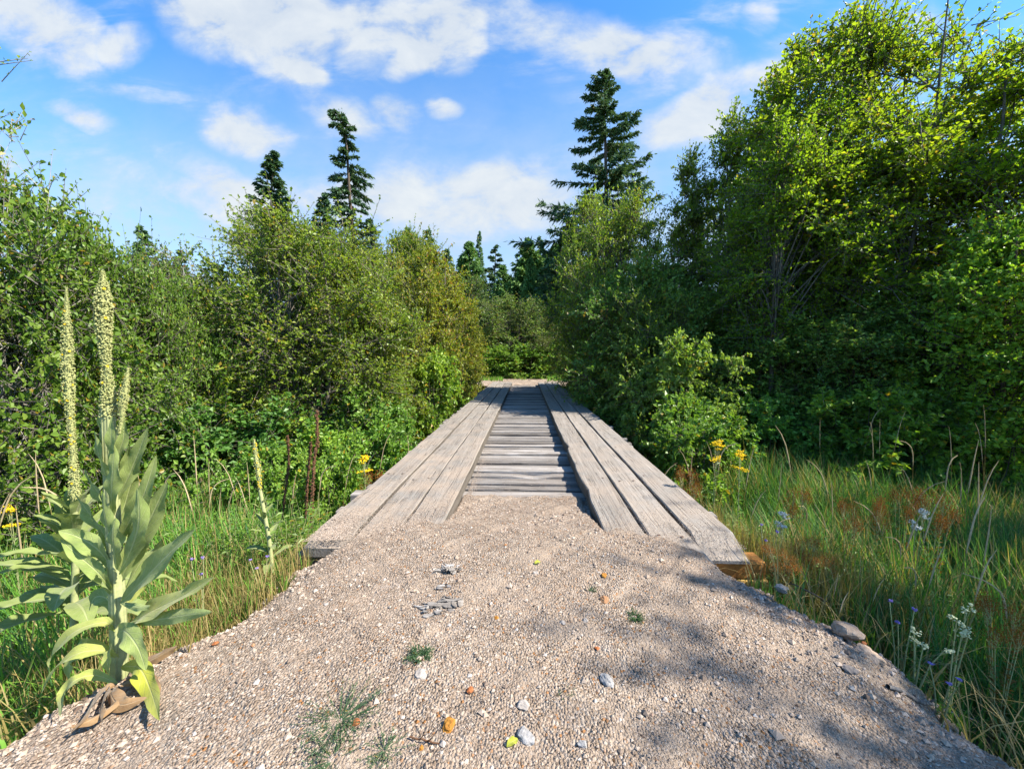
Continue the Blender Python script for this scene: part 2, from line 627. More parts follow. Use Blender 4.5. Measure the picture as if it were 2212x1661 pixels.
def wob(x, y, s, seed=0.0):
    return (np.sin(x * s + 1.3 + seed) * np.cos(y * s * 1.13 - .7 + seed * 2) + .5 * np.sin(x * s * 2.3 - y * s * 1.9 + seed)
            + .3 * np.cos(x * s * 4.1 + y * s * 3.7 + 2.1 * seed)) / 1.8


def road_z(x, y):
    """surface of the gravel on the near bank"""
    x = np.asarray(x, float)
    y = np.asarray(y, float)
    ax = np.abs(x + .02)
    top = .035 - .03 * sst(ax, .2, 1.2) * sst(2.7 - y, 0, .6) + .012 * wob(x, y, 2.1) * sst(2.8 - y, -.3, .5) + .006 * wob(x, y, 7, 3)
    # ramps down onto the deck between the running planks
    inner = sst(y, 2.75, 3.95) * sst(.72 - ax, -.06, .06)
    top = top - .17 * inner
    # thins out over the plank tops along a ragged line
    yb = np.interp(x, [-1.7, -1.24, -.92, -.64, .66, 1.03, 1.33, 1.7], [2.80, 2.86, 3.08, 3.33, 3.06, 2.93, 2.84, 2.80])
    top = top + (-.07 * sst(y, yb - .32, yb + .26) + .005 * wob(x, y, 14, 2) + .004 * wob(x, y, 31, 4)) * sst(ax, .62, .70) * sst(y, 2.2, 2.6)
    # the shoulders
    edge = 1.36 + .07 * wob(x * 0 + np.sign(x), y, 2.6, 1.0) + .10 * sst(2.2 - y, 0, 1.2) + .32 * sst(2.0 - y, -.1, .5) * (x < 0) + (.06 + .20 * np.exp(-((y - 1.85) / .33) ** 2) + .16 * sst(1.6 - y, -.1, .4)) * (x > 0) + .05 * wob(x * 0 + 3, y, 9.0, 2)
    fall = np.clip(ax - edge, 0, None)
    top = top - .045 * sst(ax, 1.0, 1.6)
    top = top - .38 * fall - .60 * np.clip(fall - .20, 0, None) - (.065 + .075 * (x > 0)) * sst(ax, 1.26, 1.46) * sst(y, 2.1, 2.65)
    return top


def ground_z(x, y):
    x = np.asarray(x, float)
    y = np.asarray(y, float)
    ax = np.abs(x)
    bank = -.30 - .12 * sst(2.2 - y, 0, .6) * sst(-x, 1.4, 1.7) - .22 * sst(ax, 1.5, 2.0) - .5 * sst(ax, 1.9, 3.6) - .12 * sst(ax, 3.5, 6)
    ravine = -1.5 * sst(y, 2.9, 6.0) * sst(20.2 - y, 0, 4.5) * (1 - .75 * sst(ax, 1.2, 5.0))
    z = bank + ravine
    farz = -.06 - .5 * sst(ax, 2.8, 5.5)
    k = sst(y, 19.3, 20.4)
    z = z * (1 - k) + farz * k
    near = sst(2.9 - y, 0, .5) * sst(1.7 - ax, 0, .25)
    z = z - .12 * near
    z = z + .05 * wob(x, y, 1.7) * sst(ax, 1.6, 2.6) + .4 * wob(x, y, .06) * sst(np.hypot(x, y), 30, 80)
    return z


def gz(x, y):
    return float(ground_z(x, y))


def grid_sheet(name, xs, ys, fz, mat):
    X, Y = np.meshgrid(xs, ys)
    Z = fz(X, Y)
    nx, ny = len(xs), len(ys)
    mb = MB()
    i = np.arange(ny - 1)[:, None] * nx
    j = np.arange(nx - 1)[None]
    Q = np.stack([i + j, i + j + 1, i + nx + j + 1, i + nx + j], -1).reshape(-1, 4)
    mb.add(np.stack([X, Y, Z], -1).reshape(-1, 3), Q, 0, True)
    return mb.build(name, mat)


def graded(a, b, fine_a, fine_b, step, grow=1.25):
    mid = list(np.arange(fine_a, fine_b + 1e-6, step))
    s, x = step, fine_b
    while x < b:
        s *= grow
        x += s
        mid.append(min(x, b))
    s, x = step, fine_a
    while x > a:
        s *= grow
        x -= s
        mid.insert(0, max(x, a))
    return np.array(mid)


o = grid_sheet('ground', graded(-1500, 1500, -14, 16, .22), graded(-1500, 2000, -2, 26, .22), ground_z, M_soil)
tag(o, kind='structure')

# the gravel road on the near bank, fine grid with real lumps
def road_fine(X, Y):
    z = road_z(X, Y)
    h = np.sin(X * 61 + 3 * np.sin(Y * 23)) * np.sin(Y * 57 + 2 * np.sin(X * 29)) * .0022
    h += .008 * wob(X, Y, 11, 2) + .007 * wob(X, Y, 23, 5) + .004 * wob(X, Y, 41, 4)
    h += np.sin(X * 131 + 5 * np.sin(Y * 47)) * np.sin(Y * 139 + 4 * np.sin(X * 53)) * .0015
    return z + h


o = grid_sheet('gravel_road', np.arange(-2.6, 2.601, .016), np.arange(-.6, 4.12, .016), road_fine, M_gravel)
tag(o, kind='structure')


def far_road(X, Y):
    ax = np.abs(X + .25)
    return -.02 + .04 * wob(X, Y, 2.2) - .14 * sst(ax, .3, .6) * 0 - .5 * sst(ax, 2.5, 3.6) - .15 * sst(20.2 - Y, 0, .8)


o = grid_sheet('far_gravel_road', np.arange(-3.8, 3.4, .1), np.arange(19.3, 26, .1), far_road, M_gravel)
tag(o, kind='structure')

# ------------------------------------------------------------------ bridge
bridge = thing('wooden_bridge', 'long low bridge of weathered grey timber with two raised plank wheel tracks', 'bridge', (0, 0, 0))
PT, TT = .13, .15          # thickness of running planks and of the ties


def plank_mesh(x0, x1, y0, y1, z0, z1, near_slope=0.0, chips=(), mi=0, seed=0, cut0=0.0, cut1=0.0):
    """running plank: worn arris, slightly wavy edges, optional sloping near end"""
    r = random.Random(seed)
    ys = [y0] + [y0 + .03] + list(np.linspace(y0 + .25, y1 - .04, max(4, int((y1 - y0) / .16)))) + [y1]
    prof = []
    b = .010
    ph = r.uniform(0, 6)
    for k, y in enumerate(ys):
        wv = .004 * math.sin(y * 2.1 + ph) + .0025 * math.sin(y * 7.3 + ph * 2)
        wl = wv + r.uniform(-.0015, .0015)
        wr = -wv * .6 + r.uniform(-.0015, .0015)
        for (cy, cl, cd, side) in chips:
            if abs(y - cy) < cl:
                if side < 0:
                    wl += cd * (1 - abs(y - cy) / cl)
                else:
                    wr -= cd * (1 - abs(y - cy) / cl)
        zt = z1 + .003 * math.sin(y * 1.3 + ph)
        if near_slope and y < y0 + .24:
            zt = z1 - near_slope * (1 - (y - y0) / .24)
        a, c = x0 + wl, x1 + wr
        prof.append([(a, y, z0), (a, y, zt - b), (a + b, y, zt), (c - b, y, zt), (c, y, zt - b), (c, y, z0)])
    V = np.array(prof).reshape(-1, 3)
    n = len(ys)
    mb = MB()
    i = np.arange(n - 1)[:, None] * 6
    j = np.arange(6)[None]
    j2 = (j + 1) % 6
    Fq = np.stack([i + j, i + j2, i + 6 + j2, i + 6 + j], -1)
    mb.add(V, Fq[:, [1, 2, 3]].reshape(-1, 4), mi)
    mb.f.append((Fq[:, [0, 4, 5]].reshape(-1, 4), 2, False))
    mb.f.append((np.array([[5, 4, 3, 2, 1, 0]]), mi, False))
    e = (n - 1) * 6
    mb.f.append((np.array([[e, e + 1, e + 2, e + 3, e + 4, e + 5]]), mi, False))
    return mb


M_side = wood_mat('dirt_and_gap_shade_side', 1, [(.05, .042, .034), (.10, .086, .07), (.16, .14, .115)], hue=.12)  # dirty brown plank sides, darkened further to put shade into the gaps
M_nail = plain('rusty_nail', (.05, .03, .02), (.12, .07, .05), 30, .7, .3)
ZB = -PT
lines = [  # x0, x1, near y, first joint, end, slope at near end
    (-1.660, -1.340, 2.76, 9.75, 19.9, .055), (-1.312, -.998, 2.55, 9.75, 19.9, 0), (-.972, -.655, 2.60, 9.62, 19.7, 0),
    (.645, .965, 2.60, 9.05, 19.6, 0), (.990, 1.305, 2.55, 9.05, 19.8, 0), (1.332, 1.665, 2.77, 9.10, 19.9, .105)]
chips = {3: [(5.9, .22, .035, -1), (3.95, .30, .03, -1), (4.9, .1, .012, -1)], 0: [(4.2, .3, .006, 1)]}
for k, (x0, x1, ya, yj, yb, sl) in enumerate(lines):
    for q, (a, b_) in enumerate(((ya, yj), (yj + .012, yb))):
        dx = [(0, 0), (.002, -.006), (-.003, .005), (.004, .010), (-.004, .006), (.0, -.008)][k][q]
        dz = [-.004, -.010, .004, -.003, .004, .0][k] + (0, -.005)[q]
        mb = plank_mesh(x0 + dx, x1 + dx, a, b_, ZB + .002, dz, sl if q == 0 else 0, chips.get(k, ()) if q == 0 else (), seed=k * 7 + q)
        # spike heads
        yy_ = a + .35
        while yy_ < b_ - .1:
            for fx in (.22, .78):
                if random.random() < .75:
                    cx, cyy = x0 + dx + (x1 - x0) * fx + random.uniform(-.02, .02), yy_ + random.uniform(-.05, .05)
                    an = np.linspace(0, 2 * np.pi, 7)[:-1]
                    V = np.stack([cx + .015 * np.cos(an), cyy + .012 * np.sin(an), np.full(6, dz + .006)], -1)
                    mb.add(V, [[0, 1, 2, 3, 4, 5]], 1)
            yy_ += 1.35
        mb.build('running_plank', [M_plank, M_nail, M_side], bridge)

y = 3.62
far_mb = MB()
ti = 0
ties = []
while y < 19.95:
    w = random.choice([.10, .11, .12, .13, .14, .15])
    if y > 13:
        w *= 1.15
    ties.append((y, w))
    y += w + random.uniform(.016, .038)
for ti, (y, w) in enumerate(ties):
    xl = -1.71 - random.choice([.03, .06, .09, .13, .17]) - (.06 if (ti // 3) % 4 == 1 else 0)
    xr = 1.69 + random.choice([.03, .06, .09, .12, .16]) + (.05 if (ti // 3) % 3 == 1 else 0)
    dz = random.choice([0, -.006, -.012, -.02, -.03, -.045]) + random.uniform(-.006, .0)
    segs = [(xl, xr)]
    dropped = (y > 4.2 and random.random() < .06)
    mb = MB() if ti < 98 else far_mb
    nx = 14
    xs = np.linspace(xl, xr, nx)
    wa = np.array([random.uniform(-.004, .004) for _ in xs])
    zt = ZB + dz + np.array([random.uniform(-.005, .001) for _ in xs])
    if dropped:
        c = random.choice([-.3, .25, .1])
        zt -= .03 * np.exp(-((xs - c) / .12) ** 2)
    bz = ZB - TT
    sec = lambda x, w_, z_: [(x, y + w_, bz), (x, y + w_, z_ - .01), (x, y + .008 + w_, z_), (x, y + w - .008, z_), (x, y + w, z_ - .01), (x, y + w, bz)]
    V = np.array([sec(x, a, z_) for x, a, z_ in zip(xs, wa, zt)]).reshape(-1, 3)
    n0 = mb.n
    i = np.arange(nx - 1)[:, None] * 6
    j = np.arange(6)[None]
    j2 = (j + 1) % 6
    mb.add(V, np.stack([i + j, i + 6 + j, i + 6 + j2, i + j2], -1).reshape(-1, 4), 0)
    mb.f.append((n0 + np.array([[0, 1, 2, 3, 4, 5]]), 0, False))
    e = n0 + (nx - 1) * 6
    mb.f.append((np.array([[e + 5, e + 4, e + 3, e + 2, e + 1, e]]), 0, False))
    if ti < 98:
        mb.build('deck_tie', M_tie, bridge)
if far_mb.n:
    tag(far_mb.build('deck_tie', M_tie, bridge), kind='stuff')
for x in (-1.15, 0, 1.15):
    mb = MB()
    tube(mb, [(x, 2.9, -.52), (x + .02, 8, -.53), (x, 14, -.53), (x, 20, -.52)], [.22, .23, .23, .21], 10)
    mb.build('stringer_log', M_beam, bridge)
M_orange = plain('orange_timber', (.27, .11, .03), (.46, .22, .055), 22, .8, .15, .4, .01)
M_yellow = plain('yellow_timber', (.38, .23, .06), (.55, .38, .13), 22, .8, .15, .4, .01)


def timber(name, x0, x1, y0, y1, z0, z1, mat, label=None, b=.012):
    mb = MB()
    V, n = [], 2
    for x in (x0, x1):
        V += [(x, y0 + b, z0), (x, y0, z0 + b), (x, y0, z1 - b), (x, y0 + b, z1), (x, y1 - b, z1), (x, y1, z1 - b), (x, y1, z0 + b), (x, y1 - b, z0)]
    Q = [[i, (i + 1) % 8, 8 + (i + 1) % 8, 8 + i] for i in range(8)]
    mb.add(V, Q)
    mb.f.append((np.array([list(range(7, -1, -1))]), 0, False))
    mb.f.append((np.array([list(range(8, 16))]), 0, False))
    o = mb.build(name, mat, bridge)
    if label:
        o['label'] = label
    return o


timber('abutment_timber', 1.10, 1.80, 2.80, 2.97, -.262, -.134, M_orange, 'orange stained timber end under the plank')
timber('abutment_timber', 1.14, 1.82, 2.79, 2.97, -.42, -.266, M_yellow, 'raw yellow timber end near the gravel')
timber('abutment_timber', -1.74, -1.0, 2.82, 2.98, -.27, -.134, M_beam)
timber('abutment_timber', -1.77, -1.0, 2.80, 2.98, -.43, -.274, M_beam)

# ------------------------------------------------------------------ gravel grains
def grains(mb, P, r, squash=.7):
    """tiny irregular octahedron-like stones"""
    N = len(P)
    base = np.array([[1, 0, 0], [.1, 1, 0], [-1, .1, 0], [0, -1, .1], [.1, .1, 1], [0, 0, -1]], float)
    V = base[None] * (1 + rng.uniform(-.35, .35, (N, 6, 3)))
    V[:, :, 2] *= squash
    a = rnd(N, 0, 2 * np.pi)
    c, s = np.cos(a), np.sin(a)
    x = V[..., 0] * c[:, None] - V[..., 1] * s[:, None]
    y_ = V[..., 0] * s[:, None] + V[..., 1] * c[:, None]
    V = np.stack([x, y_, V[..., 2]], -1) * r[:, None, None] + P[:, None]
    b = (np.arange(N) * 6)[:, None]
    T = np.concatenate([b + np.array([q]) for q in ([0, 1, 4], [1, 2, 4], [2, 3, 4], [3, 0, 4], [1, 0, 5], [2, 1, 5], [3, 2, 5], [0, 3, 5])])
    mb.add(V.reshape(-1, 3), T, 0, False)


mb = MB()
N = 120000
# denser near the camera
yy_ = .85 + 3.25 * rnd(N, 0, 1) ** 1.35
xx_ = rnd(N, -2.2, 2.2)
dens = .5 + .5 * wob(xx_, yy_, 2.9, 5)
dens = np.clip(.5 + .9 * (dens - .5) + .35 * wob(xx_, yy_, 7.3, 1), 0, 1)
keep = rnd(N, 0, 1) < .10 + 1.0 * dens ** 1.3
xx_, yy_ = xx_[keep], yy_[keep]
zz_ = road_fine(xx_, yy_)
onplank = (np.abs(xx_) > .64) & (np.abs(xx_) < 1.66) & (yy_ > 2.7)
keep = ~(onplank & (zz_ < .002)) & ~((np.abs(xx_) < .66) & (yy_ > 3.97))
xx_, yy_, zz_ = xx_[keep], yy_[keep], zz_[keep]
rr = .0021 + .0026 * rnd(len(xx_), 0, 1) ** 2 + (rnd(len(xx_), 0, 1) < .10) * rnd(len(xx_), .002, .007) + (rnd(len(xx_), 0, 1) < .012) * rnd(len(xx_), .004, .012)
rr *= np.clip(.70 + .10 * yy_, .72, 1.0)
rr *= .8 + .5 * np.clip(.5 + .7 * wob(xx_, yy_, 4.7, 9), 0, 1)
cl_ = rnd(len(xx_), 0, 1) < .0035
rr = np.where(cl_, rnd(len(xx_), .008, .017), rr)
grains(mb, np.stack([xx_, yy_, zz_ + rr * .25], -1), rr)
# crumbled lumps along both shoulders
M_ = 2600
sd_ = np.where(rnd(M_, 0, 1) < .5, -1, 1)
ys_ = rnd(M_, .8, 2.75)
xs_ = sd_ * (np.where(sd_ > 0, 1.46 + .18 * np.exp(-((ys_ - 1.85) / .33) ** 2) + .12 * sst(1.6 - ys_, -.1, .4), 1.46 + .30 * sst(2.0 - ys_, -.1, .5)) + rng.normal(.05, .11, M_))
r2_ = .003 + .014 * rnd(M_, 0, 1) ** 4
grains(mb, np.stack([xs_, ys_, road_fine(xs_, ys_) + r2_ * .2], -1), r2_)
# grit spilled on the planks
N = 20000
xs_ = np.where(rnd(N, 0, 1) < .68, rnd(N, -1.64, -.67), rnd(N, .66, 1.62))
yb_ = np.interp(xs_, [-1.7, -1.24, -.92, -.64, .66, 1.03, 1.33, 1.7], [2.80, 2.86, 3.08, 3.33, 3.06, 2.93, 2.84, 2.80])
ys_ = yb_ - .08 + np.where(rnd(N, 0, 1) < .65, np.abs(rng.normal(0, .22, N)), np.abs(rng.normal(0, .9, N)))
patch = np.exp(-(((xs_ + 1.48) / .10) ** 2 + ((ys_ - 2.95) / .22) ** 2))
k_ = (rnd(N, 0, 1) < .55 + patch) & (ys_ < 6)
xs_, ys_ = xs_[k_], ys_[k_]
rr = .002 + .0022 * rnd(len(xs_), 0, 1) ** 2
# dense patch on the left outer plank
M_ = 2600
px_ = rng.normal(-1.49, .075, M_)
py_ = rng.normal(2.98, .14, M_)
k_ = (px_ > -1.64) & (px_ < -1.345) & (py_ > 2.78)
xs_ = np.concatenate([xs_, px_[k_]])
ys_ = np.concatenate([ys_, py_[k_]])
rr = .002 + .0024 * rnd(len(xs_), 0, 1) ** 2
grains(mb, np.stack([xs_, ys_, np.full(len(xs_), .007)], -1), rr)
# along the deck between the tracks
M_ = 1500
xs_ = np.where(rnd(M_, 0, 1) < .6, -.62 + np.abs(rng.normal(0, .05, M_)), rnd(M_, -.6, .6))
ys_ = 3.9 + np.abs(rng.normal(0, 1.0, M_))
grains(mb, np.stack([xs_, ys_, np.full(M_, ZB + .003)], -1), .0025 + .003 * rnd(M_, 0, 1) ** 2)
tag(mb.build('gravel', M_pebble), 'pinkish tan gravel spread over the road and spilled onto the plank ends', 'gravel', kind='stuff')


# ------------------------------------------------------------------ broadleaf trees
def broadleaf(seed, H, W, D, zb, prof, stems, nclump, twigs, lpt, L, Wd, mat, bark, name='broadleaf_tree', rcl=.16, lean=(0, 0),
              spread=.35, shoots=0, six=True, stem_r=None, droop=.3, up=.25, wood_twigs=True, inner=.45, open_=1.0):
    global rng
    save = rng
    rng = np.random.default_rng(seed)
    rs = random.Random(seed)
    root = thing(name, 'tree', 'tree')
    tr, cr = MB(), MB()
    sr = stem_r or H * .012
    tt = np.array([0, .15, .35, .6, .8, 1.0])
    # stems
    stem_pts = []
    for s in range(stems):
        az = 2 * math.pi * (s + rs.random() * .6) / stems
        rad = spread * rs.uniform(.5, 1.0) if stems > 1 else spread * .15
        top = np.array([math.cos(az) * rad * W / 2 + lean[0] * H, math.sin(az) * rad * D / 2 + lean[1] * H, H * rs.uniform(.82, .97)])
        b0 = np.array([math.cos(az), math.sin(az), 0]) * (.03 * W if stems > 1 else 0) * rs.uniform(.3, 1)
        k = 9
        q = np.linspace(0, 1, k)[:, None]
        bow = np.array([math.cos(az), math.sin(az), 0]) * .05 * H * np.sin(q * math.pi)
        P = b0 + (top - b0) * np.concatenate([q ** 1.1, q ** 1.1, q], 1) + bow + np.cumsum(rng.normal(0, .012 * H * .3, (k, 3)), 0) * q
        P[0, 2] = -.25
        stem_pts.append(P)
        tube(tr, P, np.linspace(sr, sr * .18, k) * rs.uniform(.7, 1.1), 7)
    # clumps
    ph = rs.uniform(0, 6)
    C = []
    while len(C) < nclump:
        t_ = rs.random()
        pr = np.interp(t_, [0, .2, .5, .8, 1], prof)
        if rs.random() > pr + .08:
            continue
        az = rs.uniform(0, 2 * math.pi)
        lump = .84 + .22 * math.sin(2 * az + ph + 3 * t_) + .14 * math.sin(5 * az - 2 * ph + 9 * t_)
        r_ = pr * lump * (rs.random() ** inner)
        z = zb + t_ * (H - zb)
        C.append((math.cos(az) * r_ * W / 2 + lean[0] * z, math.sin(az) * r_ * D / 2 + lean[1] * z, z))
    C = np.array(C)
    rc = rcl * min(W, D, H) * rnd(nclump, .65, 1.3)
    # limbs
    for c, r_ in zip(C, rc):
        P = stem_pts[rs.randrange(stems)]
        zt = max(.1, c[2] - rs.uniform(.12, .3) * H)
        zt = min(max(zt, zb * .92), P[-1, 2])
        s = np.array([np.interp(zt, P[:, 2], P[:, i]) for i in range(3)])
        q = np.linspace(0, 1, 5)[:, None]
        mid = (s + c) / 2 + np.array([0, 0, .03 * H]) + rng.normal(0, .015 * H, 3)
        L_ = (1 - q) ** 2 * s + 2 * q * (1 - q) * mid + q ** 2 * c
        frac = 1 - zt / H
        tube(tr, L_, np.linspace(sr * (.12 + .3 * frac), sr * .07, 5), 5, cap=False)
    # twigs
    ax = np.stack([lean[0] * C[:, 2], lean[1] * C[:, 2], C[:, 2] * 0 + zb + .45 * (H - zb)], -1)
    out_ = nrm(C - ax)
    N = nclump * twigs
    ci = np.repeat(np.arange(nclump), twigs)
    d = nrm(out_[ci] * .45 + unit(N) * .85 + np.array([0, 0, up]))
    st = C[ci] + unit(N) * (rc[ci] * rnd(N, 0, .55))[:, None]
    ln = rc[ci] * rnd(N, .5, 1.35)
    # long thin shoots at the top and rim
    if shoots:
        idx = rng.choice(np.argsort(C[:, 2] + .4 * np.linalg.norm(C[:, :2], axis=1))[-max(6, nclump // 3):], shoots)
        d = np.concatenate([d, nrm(out_[idx] * .4 + np.array([0, 0, .9]) + rng.normal(0, .22, (shoots, 3)))])
        st = np.concatenate([st, C[idx]])
        ln = np.concatenate([ln, rc[idx] * rnd(shoots, 1.1, 2.0)])
        N += shoots
    tip = st + d * ln[:, None] - np.array([0, 0, 1.0]) * (ln * droop * .35)[:, None]
    if wood_twigs:
        prisms(tr, st, tip, .0035 + .0008 * H, .0015 + .0002 * H)
    # bare dead twigs low in the shrub
    nb_ = nclump // 3
    c_ = C[np.argsort(C[:, 2])[:nb_]] * np.array([1.0, 1.0, 1.0])
    bd = nrm(out_[np.argsort(C[:, 2])[:nb_]] + unit(nb_) * .6)
    bl = rnd(nb_, .12, .3) * min(W, H)
    m1_ = c_ + bd * bl[:, None] * .5 + rng.normal(0, .05, (nb_, 3))
    m2_ = m1_ + nrm(bd + unit(nb_) * .5) * bl[:, None] * .6
    prisms(tr, c_, m1_, .004 + .0008 * H, .0032 + .0005 * H)
    prisms(tr, m1_, m2_, .0032 + .0005 * H, .0015 + .0002 * H)
    # leaves along the twigs
    li = np.repeat(np.arange(N), lpt)
    tq = np.tile(np.linspace(.12, 1.0, lpt), N) + rng.normal(0, .04, N * lpt)
    k = rnd(len(li), 0, 1) < open_
    li, tq = li[k], tq[k]
    pos = st[li] + d[li] * (ln[li] * tq)[:, None] - np.array([0, 0, 1.0]) * (ln[li] * droop * .35 * tq ** 2)[:, None]
    a = nrm(d[li] * .5 + unit(len(li)) * .8 + np.array([0, 0, -.45 * droop]))
    nvec = nrm(np.array([.15, 0, .75]) + unit(len(li)) * .75)
    sz = .45 + .95 * rnd(len(li), 0, 1) ** 1.2
    leaves(cr, pos, a, nvec, L * sz, Wd * sz, six=six)
    tr.build('trunk', bark, root)
    c = cr.build('crown', mat, root)
    V = np.concatenate(cr.v)
    q = np.percentile(V, [1.5, 98.5], axis=0)
    root['dims'] = (float(q[1][0] - q[0][0]), float(q[1][0] - q[0][0]), float(np.percentile(V[:, 2], 99.85)))
    rng = save
    return root


# crown profiles
SHRUB = [.75, .95, 1.0, .88, .5]
ROUND = [.45, .85, 1.0, .8, .3]
NARROW = [.5, .9, 1.0, .6, .12]


def seat(root, px0, px1, ptop, Y, label=None, group=None, rz=None, tint=None, copy=True, zbase=None, yflat=1.0):
    """stand a copy of a tree so that it fills photo columns px0..px1 up to row ptop at distance Y"""
    W, D, H = root['dims']
    A, B, Tp = pt(px0, ptop, Y), pt(px1, ptop, Y), pt((px0 + px1) / 2, ptop, Y)
    x = (A.x + B.x) / 2
    z0 = gz(x, Y) if zbase is None else zbase
    sx = (B.x - A.x) / W
    sz = (Tp.z - z0) / H
    sy = (sx + sz) / 2 * yflat if D == W else yflat
    rz_ = random.uniform(0, 6.28) if rz is None else rz
    if rz is None:
        sxy = (sx + sx) / 2
        sc_ = (sxy, sxy, sz)
    else:
        sc_ = (sx, sx * yflat, sz)
    if copy:
        r = dup(root, (x, Y, z0), rz_, sc_, label, group, tint)
    else:
        r = root
        r.location = (x, Y, z0)
        r.rotation_euler = (0, 0, rz_)
        r.scale = sc_
        if label:
            r['label'] = label
        if group:
            r['group'] = group
        if tint:
            for ch in r.children:
                if ch.name.startswith('crown'):
                    ch.color = (*tint, 1)
    return r


ALL_T = []
# prototypes (each is used for one tree of its own, then copied)
p_near = broadleaf(11, 4.4, 4.8, 4.8, .1, SHRUB, 5, 180, 24, 14, .068, .046, M_bush, M_bark, 'leafy_shrub', rcl=.13, shoots=22, droop=.35)
p_alder = broadleaf(12, 5.6, 5.0, 5.0, .1, SHRUB, 6, 210, 26, 15, .070, .048, M_alder, M_bark, 'alder_tree', rcl=.13, shoots=26, six=False)
p_gold = broadleaf(13, 5.6, 4.4, 4.4, .1, ROUND, 5, 170, 24, 16, .080, .056, M_gold, M_bark, 'yellowing_alder_tree', rcl=.14, shoots=20, six=False)
p_poplar = broadleaf(14, 9.0, 2.8, 2.8, 1.0, NARROW, 2, 120, 20, 15, .080, .06, M_alder, M_bark, 'poplar_tree', rcl=.2, spread=.2, shoots=30, six=False, up=.4, stem_r=.07)
p_big = broadleaf(15, 11.5, 7.4, 7.4, .8, [.45, .8, 1.0, .8, .3], 5, 260, 24, 15, .095, .066, M_bright, M_bark, 'birch_tree', rcl=.105, shoots=60, six=False, spread=.6, stem_r=.09, up=.25)
p_low = broadleaf(16, 1.7, 2.2, 2.2, .02, SHRUB, 6, 80, 16, 13, .07, .05, M_dark, M_bark, 'low_shrub', rcl=.18, shoots=12, stem_r=.012, six=False)
p_shade = broadleaf(17, 6.0, 5.0, 5.0, .1, ROUND, 4, 190, 22, 16, .095, .068, M_dark, M_barkdark, 'shaded_shrub', rcl=.14, shoots=20, six=False, stem_r=.06)
p_pale = broadleaf(18, 2.3, 3.0, 3.0, .1, [.6, .9, 1.0, .98, .7], 4, 100, 20, 14, .062, .046, M_pale, M_bark, 'pale_leaved_shrub', rcl=.15, shoots=20, droop=.8, stem_r=.02)
p_grey = broadleaf(19, 4.5, 5.4, 5.4, .05, SHRUB, 7, 180, 22, 14, .085, .055, M_grey, M_bark, 'willow_shrub', rcl=.13, shoots=24, six=False)
p_thinpop = broadleaf(24, 9.0, 3.0, 3.0, 3.0, NARROW, 2, 46, 14, 11, .075, .055, M_alder, M_bark, 'poplar_tree', rcl=.2, spread=.25, shoots=20, six=False, up=.4, stem_r=.06, open_=.62)
p_thin = broadleaf(20, 6.5, 2.4, 2.4, 1.6, NARROW, 2, 46, 11, 9, .08, .055, M_alder, M_barkpale, 'sparse_sapling', rcl=.2, spread=.3, shoots=24, six=False, up=.5, stem_r=.045, open_=.6)


